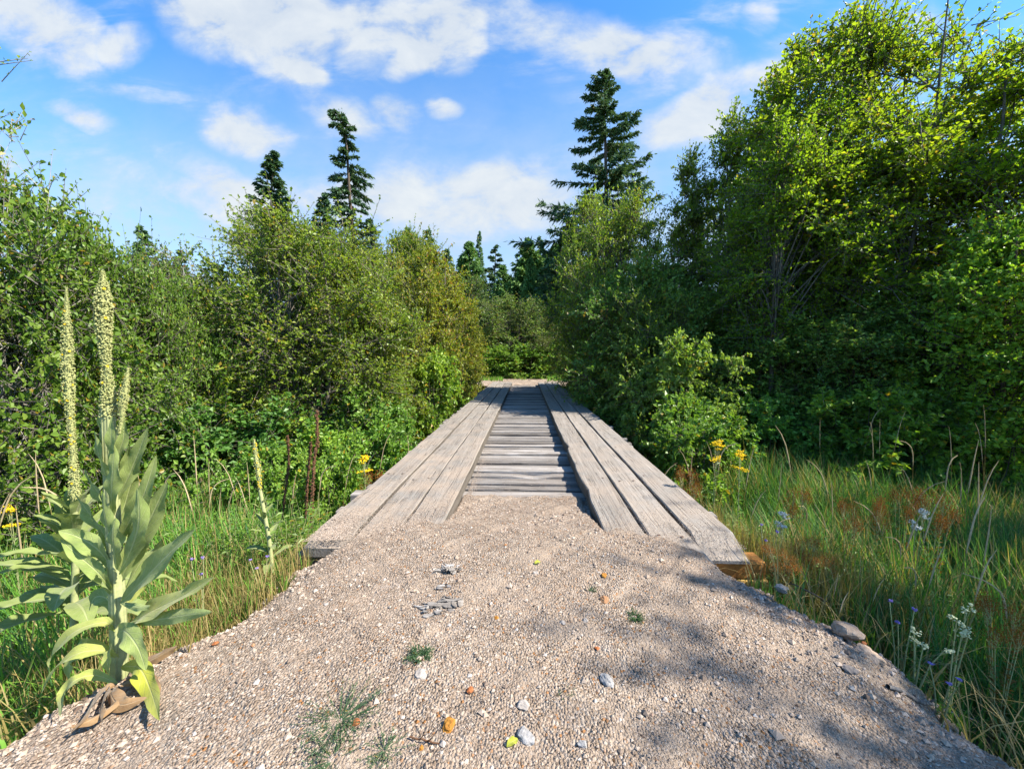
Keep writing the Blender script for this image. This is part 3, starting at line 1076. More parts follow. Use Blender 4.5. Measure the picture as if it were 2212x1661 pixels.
# ------------------------------------------------------------------ conifers
def conifer(seed, H, Rb, zb, nbr, mat, name='spruce_tree', pw=.9, droop=.35, ragged=.25, sprays=26, sl=.42, sw=.07, bark=None, extra=(), tipbend=0.0, gap=0.0, rise=.25):
    global rng
    save = rng
    rng = np.random.default_rng(seed)
    rs = random.Random(seed)
    root = thing(name, 'tree', 'tree')
    tr, cr = MB(), MB()
    k = 14
    q = np.linspace(0, 1, k)
    P = np.stack([.012 * H * np.sin(q * 5 + seed) * q, .01 * H * np.cos(q * 4 + seed) * q, q * H], -1)
    P[:, 0] -= tipbend * np.clip((q - .88) / .12, 0, 1) ** 2
    P[0, 2] = -.3
    tube(tr, P, (.012 * H) * (1 - q) ** .8 + .008, 8)
    brs = [(zb + (H - zb) * ((i + rs.random()) / nbr) ** .92, rs.uniform(0, 6.28), 1.0) for i in range(nbr)]
    brs += list(extra)
    for (z, az, kk) in brs:
        t_ = (z - zb) / (H - zb)
        if gap and kk == 1.0 and .5 + .5 * math.sin(z * 2.3 + seed + .7 * math.sin(az)) < gap:
            continue
        Lb = Rb * ((1 - t_) ** pw * .975 + .025) * (1 + rs.uniform(-ragged, ragged)) * kk
        b0 = np.array([np.interp(z, P[:, 2], P[:, 0]), np.interp(z, P[:, 2], P[:, 1]), z])
        dh = np.array([math.cos(az), math.sin(az), 0])
        m_ = 7
        s_ = np.linspace(0, 1, m_)
        dr = droop * (1 - .75 * t_)
        Z = Lb * (rise * s_ * (.4 + t_) - dr * s_ ** 1.6 + .12 * s_ ** 4)
        spine = b0 + dh * (Lb * s_)[:, None] + np.array([0, 0, 1.0]) * Z[:, None]
        tube(tr, spine, np.linspace(.003 * H * (1.1 - t_) + .006, .004, m_), 4, cap=False)
        n = max(6, int(sprays * (.35 + .65 * Lb / Rb)))
        ss = rnd(n, .08, 1.0)
        base = np.stack([np.interp(ss, s_, spine[:, i]) for i in range(3)], -1)
        side = np.array([-dh[1], dh[0], 0.0])
        sg = np.where(rnd(n, 0, 1) < .5, -1, 1)
        ln = sl * (.45 + .75 * np.sin(np.clip(ss, 0, 1) * 2.6)) * rnd(n, .7, 1.3) * (.4 + .6 * Lb / Rb)
        a = nrm(dh * rnd(n, .5, 1.1)[:, None] + side * (sg * rnd(n, .3, 1.0))[:, None] + np.array([0, 0, 1]) * rnd(n, -.55, .12)[:, None])
        nv = nrm(np.array([0, 0, 1.0]) + rng.normal(0, .45, (n, 3)))
        leaves(cr, base, a, nv, ln, sw * rnd(n, .8, 1.5), six=False, fold=-.3, droop=.12)
        # secondary sprays hanging from them
        b2 = base + a * (ln * rnd(n, .25, .7))[:, None]
        a2 = nrm(a + side * (-sg * rnd(n, .2, .8))[:, None] + np.array([0, 0, 1]) * rnd(n, -1.0, -.1)[:, None])
        leaves(cr, b2, a2, unit(n), ln * .65, sw * rnd(n, .7, 1.3), six=False, fold=-.3, droop=.1)
        b3 = base + rng.normal(0, .05 * sl, (n, 3))
        a3 = nrm(dh * .7 + unit(n) * .8)
        leaves(cr, b3, a3, unit(n), ln * .7, sw * rnd(n, .7, 1.3), six=False, fold=-.3, droop=.1)
    # leader tuft
    n = 30
    base = np.stack([np.interp(rnd(n, .93, 1, ), q, P[:, i]) for i in range(3)], -1)
    leaves(cr, base, nrm(unit(n) * .7 + np.array([0, 0, .8])), unit(n), sl * .3, sw * .6, six=False, fold=-.3)
    tr.build('trunk', bark or M_barkdark, root)
    cr.build('crown', mat, root)
    rng = save
    root['dims'] = (2 * Rb, 2 * Rb, H)
    return root


p_fir = conifer(31, 18.0, 4.1, 2.0, 250, M_needle, 'spruce_tree', pw=.72, droop=.42, ragged=.4, sprays=120, sl=.46, sw=.075, gap=.16,
                extra=[(10.0, 3.4, 1.45), (8.5, 3.0, 1.5), (8.6, 3.25, 1.3), (10.1, 3.0, 1.25)])
p_crook = conifer(32, 18.0, 1.8, 2.0, 190, M_needle, 'crooked_spruce_tree', pw=.55, droop=.8, ragged=.55, sprays=70, sl=.42, sw=.075, tipbend=.8, gap=.22, rise=.1)
p_spruce = conifer(33, 13.0, 2.3, 1.0, 200, M_needle, 'spruce_tree', pw=.95, droop=.3, ragged=.22, sprays=70, sl=.42, sw=.075)
p_open = conifer(34, 12.0, 2.6, 1.0, 95, M_needle, 'spruce_tree', pw=1.0, droop=.28, ragged=.18, sprays=70, sl=.45, sw=.08)
p_dense = conifer(35, 11.0, 2.6, .4, 230, M_needle2, 'young_conifer_tree', pw=.8, droop=.1, ragged=.15, sprays=60, sl=.5, sw=.10, rise=.55)

# ------------------------------------------------------------------ planting: trees one by one
# left bank
seat(p_near, -330, 190, 350, 4.4, 'big leafy shrub at the left edge behind the two mullein spikes', copy=False, rz=.3)
seat(p_near, 60, 330, 480, 5.6, 'rounded green shrub behind the tallest mullein spike', rz=2.0, tint=(.95, 1.0, .9))
seat(p_near, 220, 470, 585, 7.0, 'green shrub filling the dark hollow between the big left shrub and the alder', rz=4.1, tint=(.85, .95, .85))
seat(p_thin, -150, 60, 60, 4.6, 'tall sapling whose leafy branch tips hang in at the upper left edge', rz=1.0, copy=False)
seat(p_alder, 420, 860, 462, 8.6, 'broad sunlit alder on the left bank behind the dry stalks', copy=False, rz=.5)
seat(p_alder, 600, 900, 520, 10.5, 'alder standing between the broad sunlit alder and the yellowing trees', rz=2.6, tint=(1.1, 1.05, .9))
seat(p_gold, 830, 1020, 535, 13.5, 'yellowing alder leaning over the left edge of the bridge', copy=False, rz=.5)
seat(p_gold, 800, 960, 500, 16.5, 'taller half yellow alder with wispy top behind the leaning yellowing alder', rz=2.2, tint=(.75, .9, .8))
seat(p_gold, 925, 1045, 640, 17.5, 'small golden alder at the far left corner of the bridge', rz=4.0)
seat(p_grey, 240, 480, 560, 10.5, 'dull grey green willow shrub behind the left hollow', rz=1.2)
seat(p_thin, 455, 590, 440, 10.0, 'half bare sapling with pale stem rising above the left alder', rz=2.4)
seat(p_thin, 310, 470, 520, 9.0, 'leaning half bare sapling over the gap left of the alder', rz=4.4)
seat(p_low, 330, 600, 860, 6.6, 'low dark bluish shrub in the hollow left of the alder', copy=False, tint=(.7, .85, .85))
seat(p_low, 700, 900, 830, 9.0, 'low dark green shrub at the foot of the sunlit alder beside the bridge', tint=(1.1, 1.1, .9))
seat(p_low, 850, 1000, 750, 12.0, 'low green shrub crowding the left rail of the bridge at its middle', tint=(1.6, 1.4, .9))
seat(p_low, 560, 760, 900, 7.4, 'low green shrub behind the brown dead stalks', tint=(1.5, 1.4, .9))

seat(p_low, 640, 790, 955, 5.6, 'low green shrub touching the left rail beside the dead stalks', tint=(1.35, 1.3, .9))
seat(p_low, 470, 640, 965, 5.3, 'low green shrub behind the small mullein', tint=(1.2, 1.2, .9))
seat(p_low, 740, 900, 900, 7.4, 'low leafy shrub along the left rail in front of the alder foot', tint=(1.2, 1.25, .9))

# far end
seat(p_grey, 1015, 1190, 645, 27, 'rounded grey green willow shrub closing the view beyond the bridge', copy=False, rz=.4, tint=(1.15, 1.35, 1.1))
seat(p_grey, 1130, 1240, 690, 25, 'smaller brownish willow shrub at the far right end of the bridge', rz=2.9, tint=(1.0, 1.05, .9))
seat(p_grey, 900, 1060, 600, 29, 'willow shrub behind the small golden alder at the far end', rz=1.9, tint=(.8, 1.0, .8))
seat(p_low, 1000, 1105, 748, 23.5, 'low bright weeds shrub on the far bank left of the track', tint=(1.35, 1.3, .85))
seat(p_low, 1090, 1205, 740, 23.8, 'low bright green shrub on the far bank in line with the track', tint=(1.2, 1.2, .9))

# conifers, left to right
seat(p_spruce, 468, 700, 326, 27, 'dark cone shaped spruce rising left of the crooked spruce', copy=False)
seat(p_crook, 690, 822, 238, 26, 'tall ragged spruce with a crooked drooping tip above the left alders', copy=False)
seat(p_spruce, 610, 780, 418, 33, 'small spruce top between the cone shaped spruce and the crooked one')
seat(p_spruce, 730, 870, 475, 31, 'short spruce close against the right side of the crooked spruce')
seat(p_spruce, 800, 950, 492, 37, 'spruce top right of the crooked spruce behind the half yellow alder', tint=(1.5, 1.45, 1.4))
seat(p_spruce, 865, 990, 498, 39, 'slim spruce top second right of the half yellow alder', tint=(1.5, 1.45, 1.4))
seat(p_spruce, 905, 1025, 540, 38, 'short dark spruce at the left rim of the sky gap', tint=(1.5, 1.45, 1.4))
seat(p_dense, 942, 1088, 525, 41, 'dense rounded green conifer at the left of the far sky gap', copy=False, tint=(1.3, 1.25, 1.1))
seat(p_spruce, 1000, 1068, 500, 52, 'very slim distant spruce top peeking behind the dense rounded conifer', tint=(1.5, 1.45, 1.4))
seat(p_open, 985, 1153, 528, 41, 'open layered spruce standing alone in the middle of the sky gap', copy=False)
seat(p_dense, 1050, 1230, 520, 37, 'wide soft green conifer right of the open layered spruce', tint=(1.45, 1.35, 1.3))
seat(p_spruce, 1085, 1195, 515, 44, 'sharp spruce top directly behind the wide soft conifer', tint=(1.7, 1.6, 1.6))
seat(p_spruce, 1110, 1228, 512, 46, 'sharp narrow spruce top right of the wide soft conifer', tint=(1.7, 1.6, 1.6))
seat(p_dense, 1130, 1275, 530, 36, 'green conifer half hidden behind the left flank of the right alder', tint=(.8, .9, .9))
seat(p_spruce, 1130, 1330, 470, 30, 'dark spruce under the long boughs of the tallest spruce')
seat(p_fir, 1150, 1475, 158, 30, 'tallest spruce on the right bank with long low boughs reaching left', copy=False, rz=0.0)
for (a_, b_, y0_, Y_, lab_) in [(960, 1060, 560, 45, 'small spruce half hidden at the left of the far sky gap'), (1060, 1170, 590, 40, 'short spruce in front of the open layered one'),
                               (1150, 1260, 545, 42, 'spruce between the wide soft conifer and the long boughs'), (1100, 1190, 560, 33, 'green young conifer behind the far willow shrubs'), (1185, 1300, 560, 27, 'broad dark conifer under the tallest spruce')]:
    seat(p_dense if Y_ in (33, 42) else p_spruce, a_, b_, y0_, Y_, lab_, tint=(1.5, 1.45, 1.3))
for (a_, b_, y0_, Y_, lab_) in [(1030, 1140, 575, 36, 'young conifer low in the far gap behind the willow'), (1085, 1185, 550, 38, 'young conifer in the middle of the far spires'), (1150, 1255, 528, 35, 'bushy conifer left of the long boughs of the tallest spruce')]:
    seat(p_dense, a_, b_, y0_, Y_, lab_, tint=(1.3, 1.3, 1.15))
seat(p_spruce, 230, 390, 490, 34, 'hazy spruce top behind the left willow shrub', tint=(1.6, 1.5, 1.5))  # lighter tint puts the haze of distance into the crown colour
seat(p_spruce, 320, 455, 540, 36, 'distant spruce seen in the gap left of the alder')

# right bank
seat(p_alder, 1195, 1470, 418, 14.0, 'rounded sunlit alder on the right bank below the tallest spruce', rz=1.0, tint=(1.05, 1.1, .95))
seat(p_alder, 1215, 1400, 650, 17.0, 'green alder overhanging the far right rail of the bridge', rz=3.3)
seat(p_shade, 1270, 1560, 560, 11.0, 'dark shaded shrub behind the pale drooping shrub on the right bank', copy=False)
seat(p_pale, 1308, 1585, 722, 9.3, 'pale leaved drooping shrub beside the right rail of the bridge', copy=False, rz=.2, tint=(.85, .95, .75))
seat(p_alder, 1280, 1520, 620, 10.5, 'green alder rising directly behind the pale drooping shrub', rz=5.0, tint=(.95, 1.0, .9))
seat(p_low, 1400, 1620, 850, 7.6, 'low green shrub at the foot of the pale drooping shrub', tint=(1.1, 1.1, .9))
seat(p_poplar, 1440, 1560, 325, 14.0, 'slender poplar with a see through top right of the rounded alder', copy=False)
seat(p_poplar, 1520, 1650, 235, 13.5, 'slender poplar second from the tallest spruce on the right bank', tint=(1.1, 1.15, .9))
seat(p_poplar, 1600, 1740, 170, 13.0, 'tall poplar at the left flank of the great birch', tint=(1.15, 1.2, .9))
seat(p_big, 1600, 2150, 55, 11.5, 'great yellow green birch towering at the upper right', copy=False, rz=.8)
seat(p_big, 1950, 2560, 80, 9.5, 'great birch leaning out of the right edge of the view', rz=2.7, tint=(1.2, 1.25, 1.0))
seat(p_big, 1480, 1850, 420, 15.5, 'green birch behind the poplars on the right bank', rz=4.2, tint=(.8, .95, .9))
p_trunk = broadleaf(23, 10, 3.2, 3.2, 4.0, NARROW, 1, 100, 20, 15, .08, .06, M_bright, M_bark, 'poplar_tree', rcl=.2, shoots=20, six=False, up=.35, stem_r=.11)
seat(p_trunk, 1600, 1800, 250, 9.6, 'poplar with a bare grey trunk standing at the back edge of the meadow', copy=False, rz=.6, tint=(.85, .95, .9))
seat(p_trunk, 1690, 1900, 215, 10.0, 'second bare trunked poplar just right of the first at the back of the meadow', rz=2.8, tint=(.9, 1.0, .9))
seat(p_shade, 1500, 1800, 660, 10.0, 'dark leafy shrub under the poplars behind the right meadow', rz=1.9, tint=(1.1, 1.1, 1.0))
seat(p_shade, 1720, 2050, 650, 9.0, 'dark leafy shrub under the great birch behind the meadow grass', rz=3.1)
seat(p_shade, 1980, 2420, 470, 7.6, 'green leafy shrub at the right edge under the leaning birch', rz=4.6, tint=(1.7, 1.6, .9))
seat(p_low, 1560, 1760, 850, 8.6, 'low teal weeds shrub at the rim of the meadow beside the pale drooping shrub', tint=(1.2, 1.4, 1.3))
seat(p_low, 1800, 2060, 830, 7.6, 'low shrub at the back of the meadow below the great birch', tint=(1.3, 1.3, .8))
seat(p_low, 1280, 1420, 850, 10.2, 'low dark shrub pressed against the right rail of the bridge', tint=(.9, 1.0, .9))
p_thinpop.location = (10.2, -.9, gz(10.2, -.9))
p_thinpop.scale = (1.2, 1.2, 1.2)
p_thinpop['label'] = 'tallest poplar right of the view level with the viewer'
for (sx_, sy_, sr_, k_, lab_) in [(9.6, .1, .7, 1.16, 'tall poplar right of the view whose top shades the near gravel'), (9.9, 1.1, 2.6, 1.10, 'tall poplar right of the view shading the right gravel shoulder')]:
    dup(p_thinpop, (sx_, sy_, gz(sx_, sy_)), sr_, (k_, k_, k_), lab_)
OUT = [(8.0, .1, 2.2, 1.15, 'sparse sapling right of the view beside the gravel shoulder'),
       (7.0, 1.0, 1.1, .98, 'sparse sapling right of the view nearest the gravel shoulder'), (6.7, 1.9, 5.6, .9, 'short sparse sapling right of the view behind the nearest one')]
for (sx_, sy_, sr_, k_, lab_) in OUT:
    dup(p_thin, (sx_, sy_, gz(sx_, sy_)), sr_, (k_ * 1.0, k_ * 1.0, k_), lab_)
dup(p_big, (10.4, 3.0, gz(10.4, 3.0)), 2.9, (.58, .58, .58), 'birch right of the view shading the middle of the meadow')

# woods closing the horizon on both sides
p_wood = MB()


def woods(name, spots, label):
    mb = MB()
    for (x, y_, h, w) in spots:
        n = 420
        t_ = rnd(n, 0, 1) ** .8
        a = rnd(n, 0, 6.28)
        r_ = w * (1 - t_) ** .8 * rnd(n, .3, 1.0)
        p = np.stack([x + np.cos(a) * r_, y_ + np.sin(a) * r_, -.5 + t_ * h], -1)
        d = nrm(np.stack([np.cos(a), np.sin(a), np.full(n, -.35)], -1) + rng.normal(0, .3, (n, 3)))
        leaves(mb, p, d, nrm(unit(n) + np.array([0, 0, 1.0])), rnd(n, .7, 1.5), rnd(n, .2, .4), six=False, fold=-.2)
        tube(mb, [(x, y_, -.5), (x, y_, h * .97)], [.16, .02], 5, mi=1)
    return tag(mb.build(name, [M_needle, M_barkdark]), label, 'woods', kind='stuff')


spots = []
for i in range(150):
    x = random.uniform(-70, 75)
    y_ = random.uniform(46, 75) - abs(x) * .3
    if abs(x / y_) < .2 and y_ < 50:
        continue
    h = random.uniform(7, 11) * y_ / 52
    spots.append((x, y_, h * (.72 if abs(x / y_ - .02) < .12 else 1.0), random.uniform(1.6, 2.6)))
woods('distant_woods', spots, 'mass of dark conifers far off behind the trees on both banks')

# ------------------------------------------------------------------ mullein plants
def mull_mat(name, a, b, vein, trans=.25):
    m, t, out = new_mat(name)
    uv = t.node('ShaderNodeUVMap')
    sp = t.node('ShaderNodeSeparateXYZ')
    t.l.new(uv.outputs[0], sp.inputs[0])
    au = t.math('ABSOLUTE', sp.outputs[0])
    tcn = t.node('ShaderNodeTexCoord')
    n = t.noise(tcn.outputs['Object'], 22, 4, .6)
    fine = t.noise(tcn.outputs['Object'], 240, 2, .6)
    rib = t.mapr(au, .05, .10, 1, 0)
    ph = t.math('SUBTRACT', t.math('MULTIPLY', sp.outputs[1], 62.0), t.math('MULTIPLY', au, 11.0))
    sv = t.mapr(t.math('SINE', ph), .93, 1.0, 0, .65)
    sv = t.math('MULTIPLY', sv, t.mapr(au, .95, .6))
    ve = t.math('MAXIMUM', rib, sv)
    oi = t.node('ShaderNodeObjectInfo')
    col = t.mix(t.mapr(n, .3, .7), a, b)
    col = t.mix(t.math('MULTIPLY', ve, .75), col, vein)
    col = t.mix(1.0, col, oi.outputs['Color'], 'MULTIPLY')
    h = t.math('ADD', t.math('MULTIPLY', ve, -1.0), t.math('ADD', t.math('MULTIPLY', n, 1.2), t.math('MULTIPLY', fine, .35)))
    p = t.node('ShaderNodeBsdfPrincipled')
    t.put(p.inputs['Base Color'], col)
    p.inputs['Roughness'].default_value = .8
    p.inputs['Specular IOR Level'].default_value = .1
    p.inputs['Sheen Weight'].default_value = .15
    bu = t.node('ShaderNodeBump')
    bu.inputs['Strength'].default_value = .55
    bu.inputs['Distance'].default_value = .004
    t.put(bu.inputs['Height'], h)
    t.l.new(bu.outputs[0], p.inputs['Normal'])
    tr = t.node('ShaderNodeBsdfTranslucent')
    t.put(tr.inputs[0], t.mix(1.0, col, (1.1, 1.2, .45), 'MULTIPLY'))
    ms = t.node('ShaderNodeMixShader')
    ms.inputs[0].default_value = trans
    t.l.new(p.outputs[0], ms.inputs[1])
    t.l.new(tr.outputs[0], ms.inputs[2])
    t.l.new(ms.outputs[0], out.inputs[0])
    return m


M_mleaf = mull_mat('felted_leaf', (.20, .26, .072), (.29, .345, .115), (.40, .43, .2))
M_myel = mull_mat('yellowing_felted_leaf', (.29, .33, .075), (.38, .40, .12), (.48, .47, .2), .3)
M_mdead = mull_mat('dead_felted_leaf', (.19, .11, .05), (.32, .21, .11), (.38, .27, .16), .15)
M_mstem = plain('felted_stem', (.25, .28, .12), (.36, .37, .18), 40, .85, .1, .5, .003)
M_bud = plain('mullein_buds', (.29, .32, .11), (.43, .43, .19), 60, .85, .1, .4, .002, island=.7, trans=.15)
M_yflower = plain('yellow_petals', (.62, .42, .012), (.75, .56, .03), 60, .6, .2, .2, .002, island=.6, trans=.3)


def leaf_sheet(P, width, face, fold=.25, wave=.12, seed=0, curl=0.0, prof='lance'):
    """one broad leaf along the polyline P; face = direction its upper side looks to"""
    P = np.array([np.array(p, float) for p in P])
    n, m_ = 22, 9
    # smooth the polyline (Catmull-Rom through its points)
    Q = np.vstack([2 * P[0] - P[1], P, 2 * P[-1] - P[-2]])
    tt = np.linspace(0, len(P) - 1 - 1e-6, n)
    C = []
    for x in tt:
        i = int(x)
        f = x - i
        a, b, c, d = Q[i], Q[i + 1], Q[i + 2], Q[i + 3]
        C.append(.5 * (2 * b + (c - a) * f + (2 * a - 5 * b + 4 * c - d) * f * f + (3 * b - a - 3 * c + d) * f ** 3))
    C = np.array(C)
    T = nrm(np.gradient(C, axis=0))
    face = np.asarray(face, float)
    S_ = nrm(np.cross(T, face))
    Nn = np.cross(S_, T)
    q = np.linspace(0, 1, n)
    w = width * .5 * np.clip(np.sin(np.pi * np.clip(q * .985 + .015, 0, 1) ** .85), 0, 1) ** .72 * (.55 + .45 * np.clip(q * 2.2, 0, 1))
    s = np.linspace(-1, 1, m_)
    ph = seed * 1.7
    V = np.zeros((n, m_, 3))
    for j, sj in enumerate(s):
        wv = wave * abs(sj) ** 2.2 * np.sin(q * 15 + ph + (2.1 if sj > 0 else 0)) + .05 * np.sin(q * 33 + ph) * abs(sj) ** 2
        lift = fold * abs(sj) ** 1.3 + wv - curl * sj * sj
        V[:, j] = C + S_ * (w * sj * (1 - .18 * abs(fold)))[:, None] + Nn * (w * lift)[:, None]
    i = np.arange(n - 1)[:, None] * m_
    j = np.arange(m_ - 1)[None]
    F_ = np.stack([i + j, i + j + 1, i + m_ + j + 1, i + m_ + j], -1).reshape(-1, 4)
    uv = np.stack(np.broadcast_arrays(s[None, :], q[:, None]), -1).reshape(-1, 2)
    mb = MB()
    mb.add(V.reshape(-1, 3), F_, 0, True, uv)
    return mb


def spike(A, B, r0, nb, nf, bend=(0, 0), fl=(0.05, 1.0), ragged=.25):
    """dense flower spike from A up to B"""
    A, B = np.array(A, float), np.array(B, float)
    mb = MB()
    H = np.linalg.norm(B - A)
    q = np.linspace(0, 1, 24)
    d = (B - A)
    wobx = .012 * np.sin(q * 7 + A[0] * 9) * H
    C = A + d * q[:, None] + np.stack([wobx * .4 + bend[0] * np.sin(q * 3.14), bend[1] * np.sin(q * 3.14), q * 0], -1)
    rad = r0 * (.8 + .2 * np.sin(q * 9 + A[0] * 31)) * np.clip((1 - q) / .16, .12, 1) ** .6
    tube(mb, C, rad * .72, 9)
    qq = rnd(nb, 0, 1) ** .95
    c = np.stack([np.interp(qq, q, C[:, i]) for i in range(3)], -1)
    rr_ = np.interp(qq, q, rad)
    az = rnd(nb, 0, 2 * np.pi)
    o = np.stack([np.cos(az), np.sin(az), rnd(nb, .1, .6)], -1)
    p = c + o * (rr_ * rnd(nb, .72, 1.0 + ragged))[:, None]
    grains(mb, p, np.clip(rr_ * .20 * rnd(nb, .7, 1.25), .002, .005), 1.2)
    # open flowers
    qf = fl[0] + (fl[1] - fl[0]) * rnd(nf, 0, 1)
    c = np.stack([np.interp(qf, q, C[:, i]) for i in range(3)], -1)
    rf = np.interp(qf, q, rad)
    az = rnd(nf, 0, 2 * np.pi)
    o = nrm(np.stack([np.cos(az), np.sin(az), rnd(nf, 0, .5)], -1))
    p = c + o * (rf * 1.12)[:, None]
    for k in range(5):
        u_ = nrm(np.cross(o, [0, 0, 1.0]))
        w_ = np.cross(o, u_)
        an = k * 2 * np.pi / 5
        a = nrm(u_ * math.cos(an) + w_ * math.sin(an) + o * .35)
        leaves(mb, p, a, o, np.full(nf, .0065), np.full(nf, .007), six=True, fold=.1, mi=1, droop=.0)
    return mb


def smooth_path(P, n=16):
    P = np.array([np.array(p, float) for p in P])
    d = np.concatenate([[0], np.cumsum(np.linalg.norm(np.diff(P, axis=0), axis=1))])
    s = np.linspace(0, d[-1], n)
    return np.stack([np.interp(s, d, P[:, i]) for i in range(3)], -1)


# --- the tall mullein at the edge of the gravel: every leaf laid along its own midrib
Y1 = 1.62
M1 = pt(262, 1496, Y1)
mz = float(road_z(M1.x, M1.y)) - .01
m1 = thing('mullein_plant', 'tallest mullein with a short side spike and big felted leaves at the gravel edge', 'plant', (M1.x, M1.y, mz))


def lp(px, py, dy=0.0):
    """a point of the mullein: photo position, dy metres nearer (-) or farther (+)"""
    p = pt(px, py, Y1 + dy)
    while p.z < float(road_z(p.x, p.y)) + .014 + .10 * max(0.0, -dy):
        dy -= .015
        p = pt(px, py, Y1 + dy)
    return (p.x - M1.x, p.y - M1.y, p.z - mz)


stem_path = [(0, 0, -.02), lp(258, 1400), lp(255, 1300), lp(247, 1150), lp(240, 1020), lp(233, 880)]
mb = MB()
sp_ = smooth_path(stem_path, 24)
tube(mb, sp_, np.linspace(.031, .021, 24), 9)
# ridges down the stem
for a in np.linspace(0, 6.28, 6)[:-1]:
    off = np.stack([np.cos(a + np.linspace(0, .5, 24)), np.sin(a + np.linspace(0, .5, 24)), np.zeros(24)], -1)
    tube(mb, sp_ + off * np.linspace(.028, .018, 24)[:, None], .0065, 5)
mb.build('stem', M_mstem, m1)
spike(lp(234, 905), lp(221, 586), .0245, 2300, 16, fl=(.0, .9)).build('flower_spike', [M_bud, M_yflower], m1)
mb = MB()
tube(mb, smooth_path([lp(243, 1030), lp(252, 960), lp(260, 920)], 10), .009, 6)
mb.build('stem', M_mstem, m1)
o = spike(lp(259, 935), lp(276, 795), .0165, 420, 9, fl=(.3, .95))
o.build('flower_spike', [M_bud, M_yflower], m1)['label'] = 'short side spike with a yellow flowering tip'

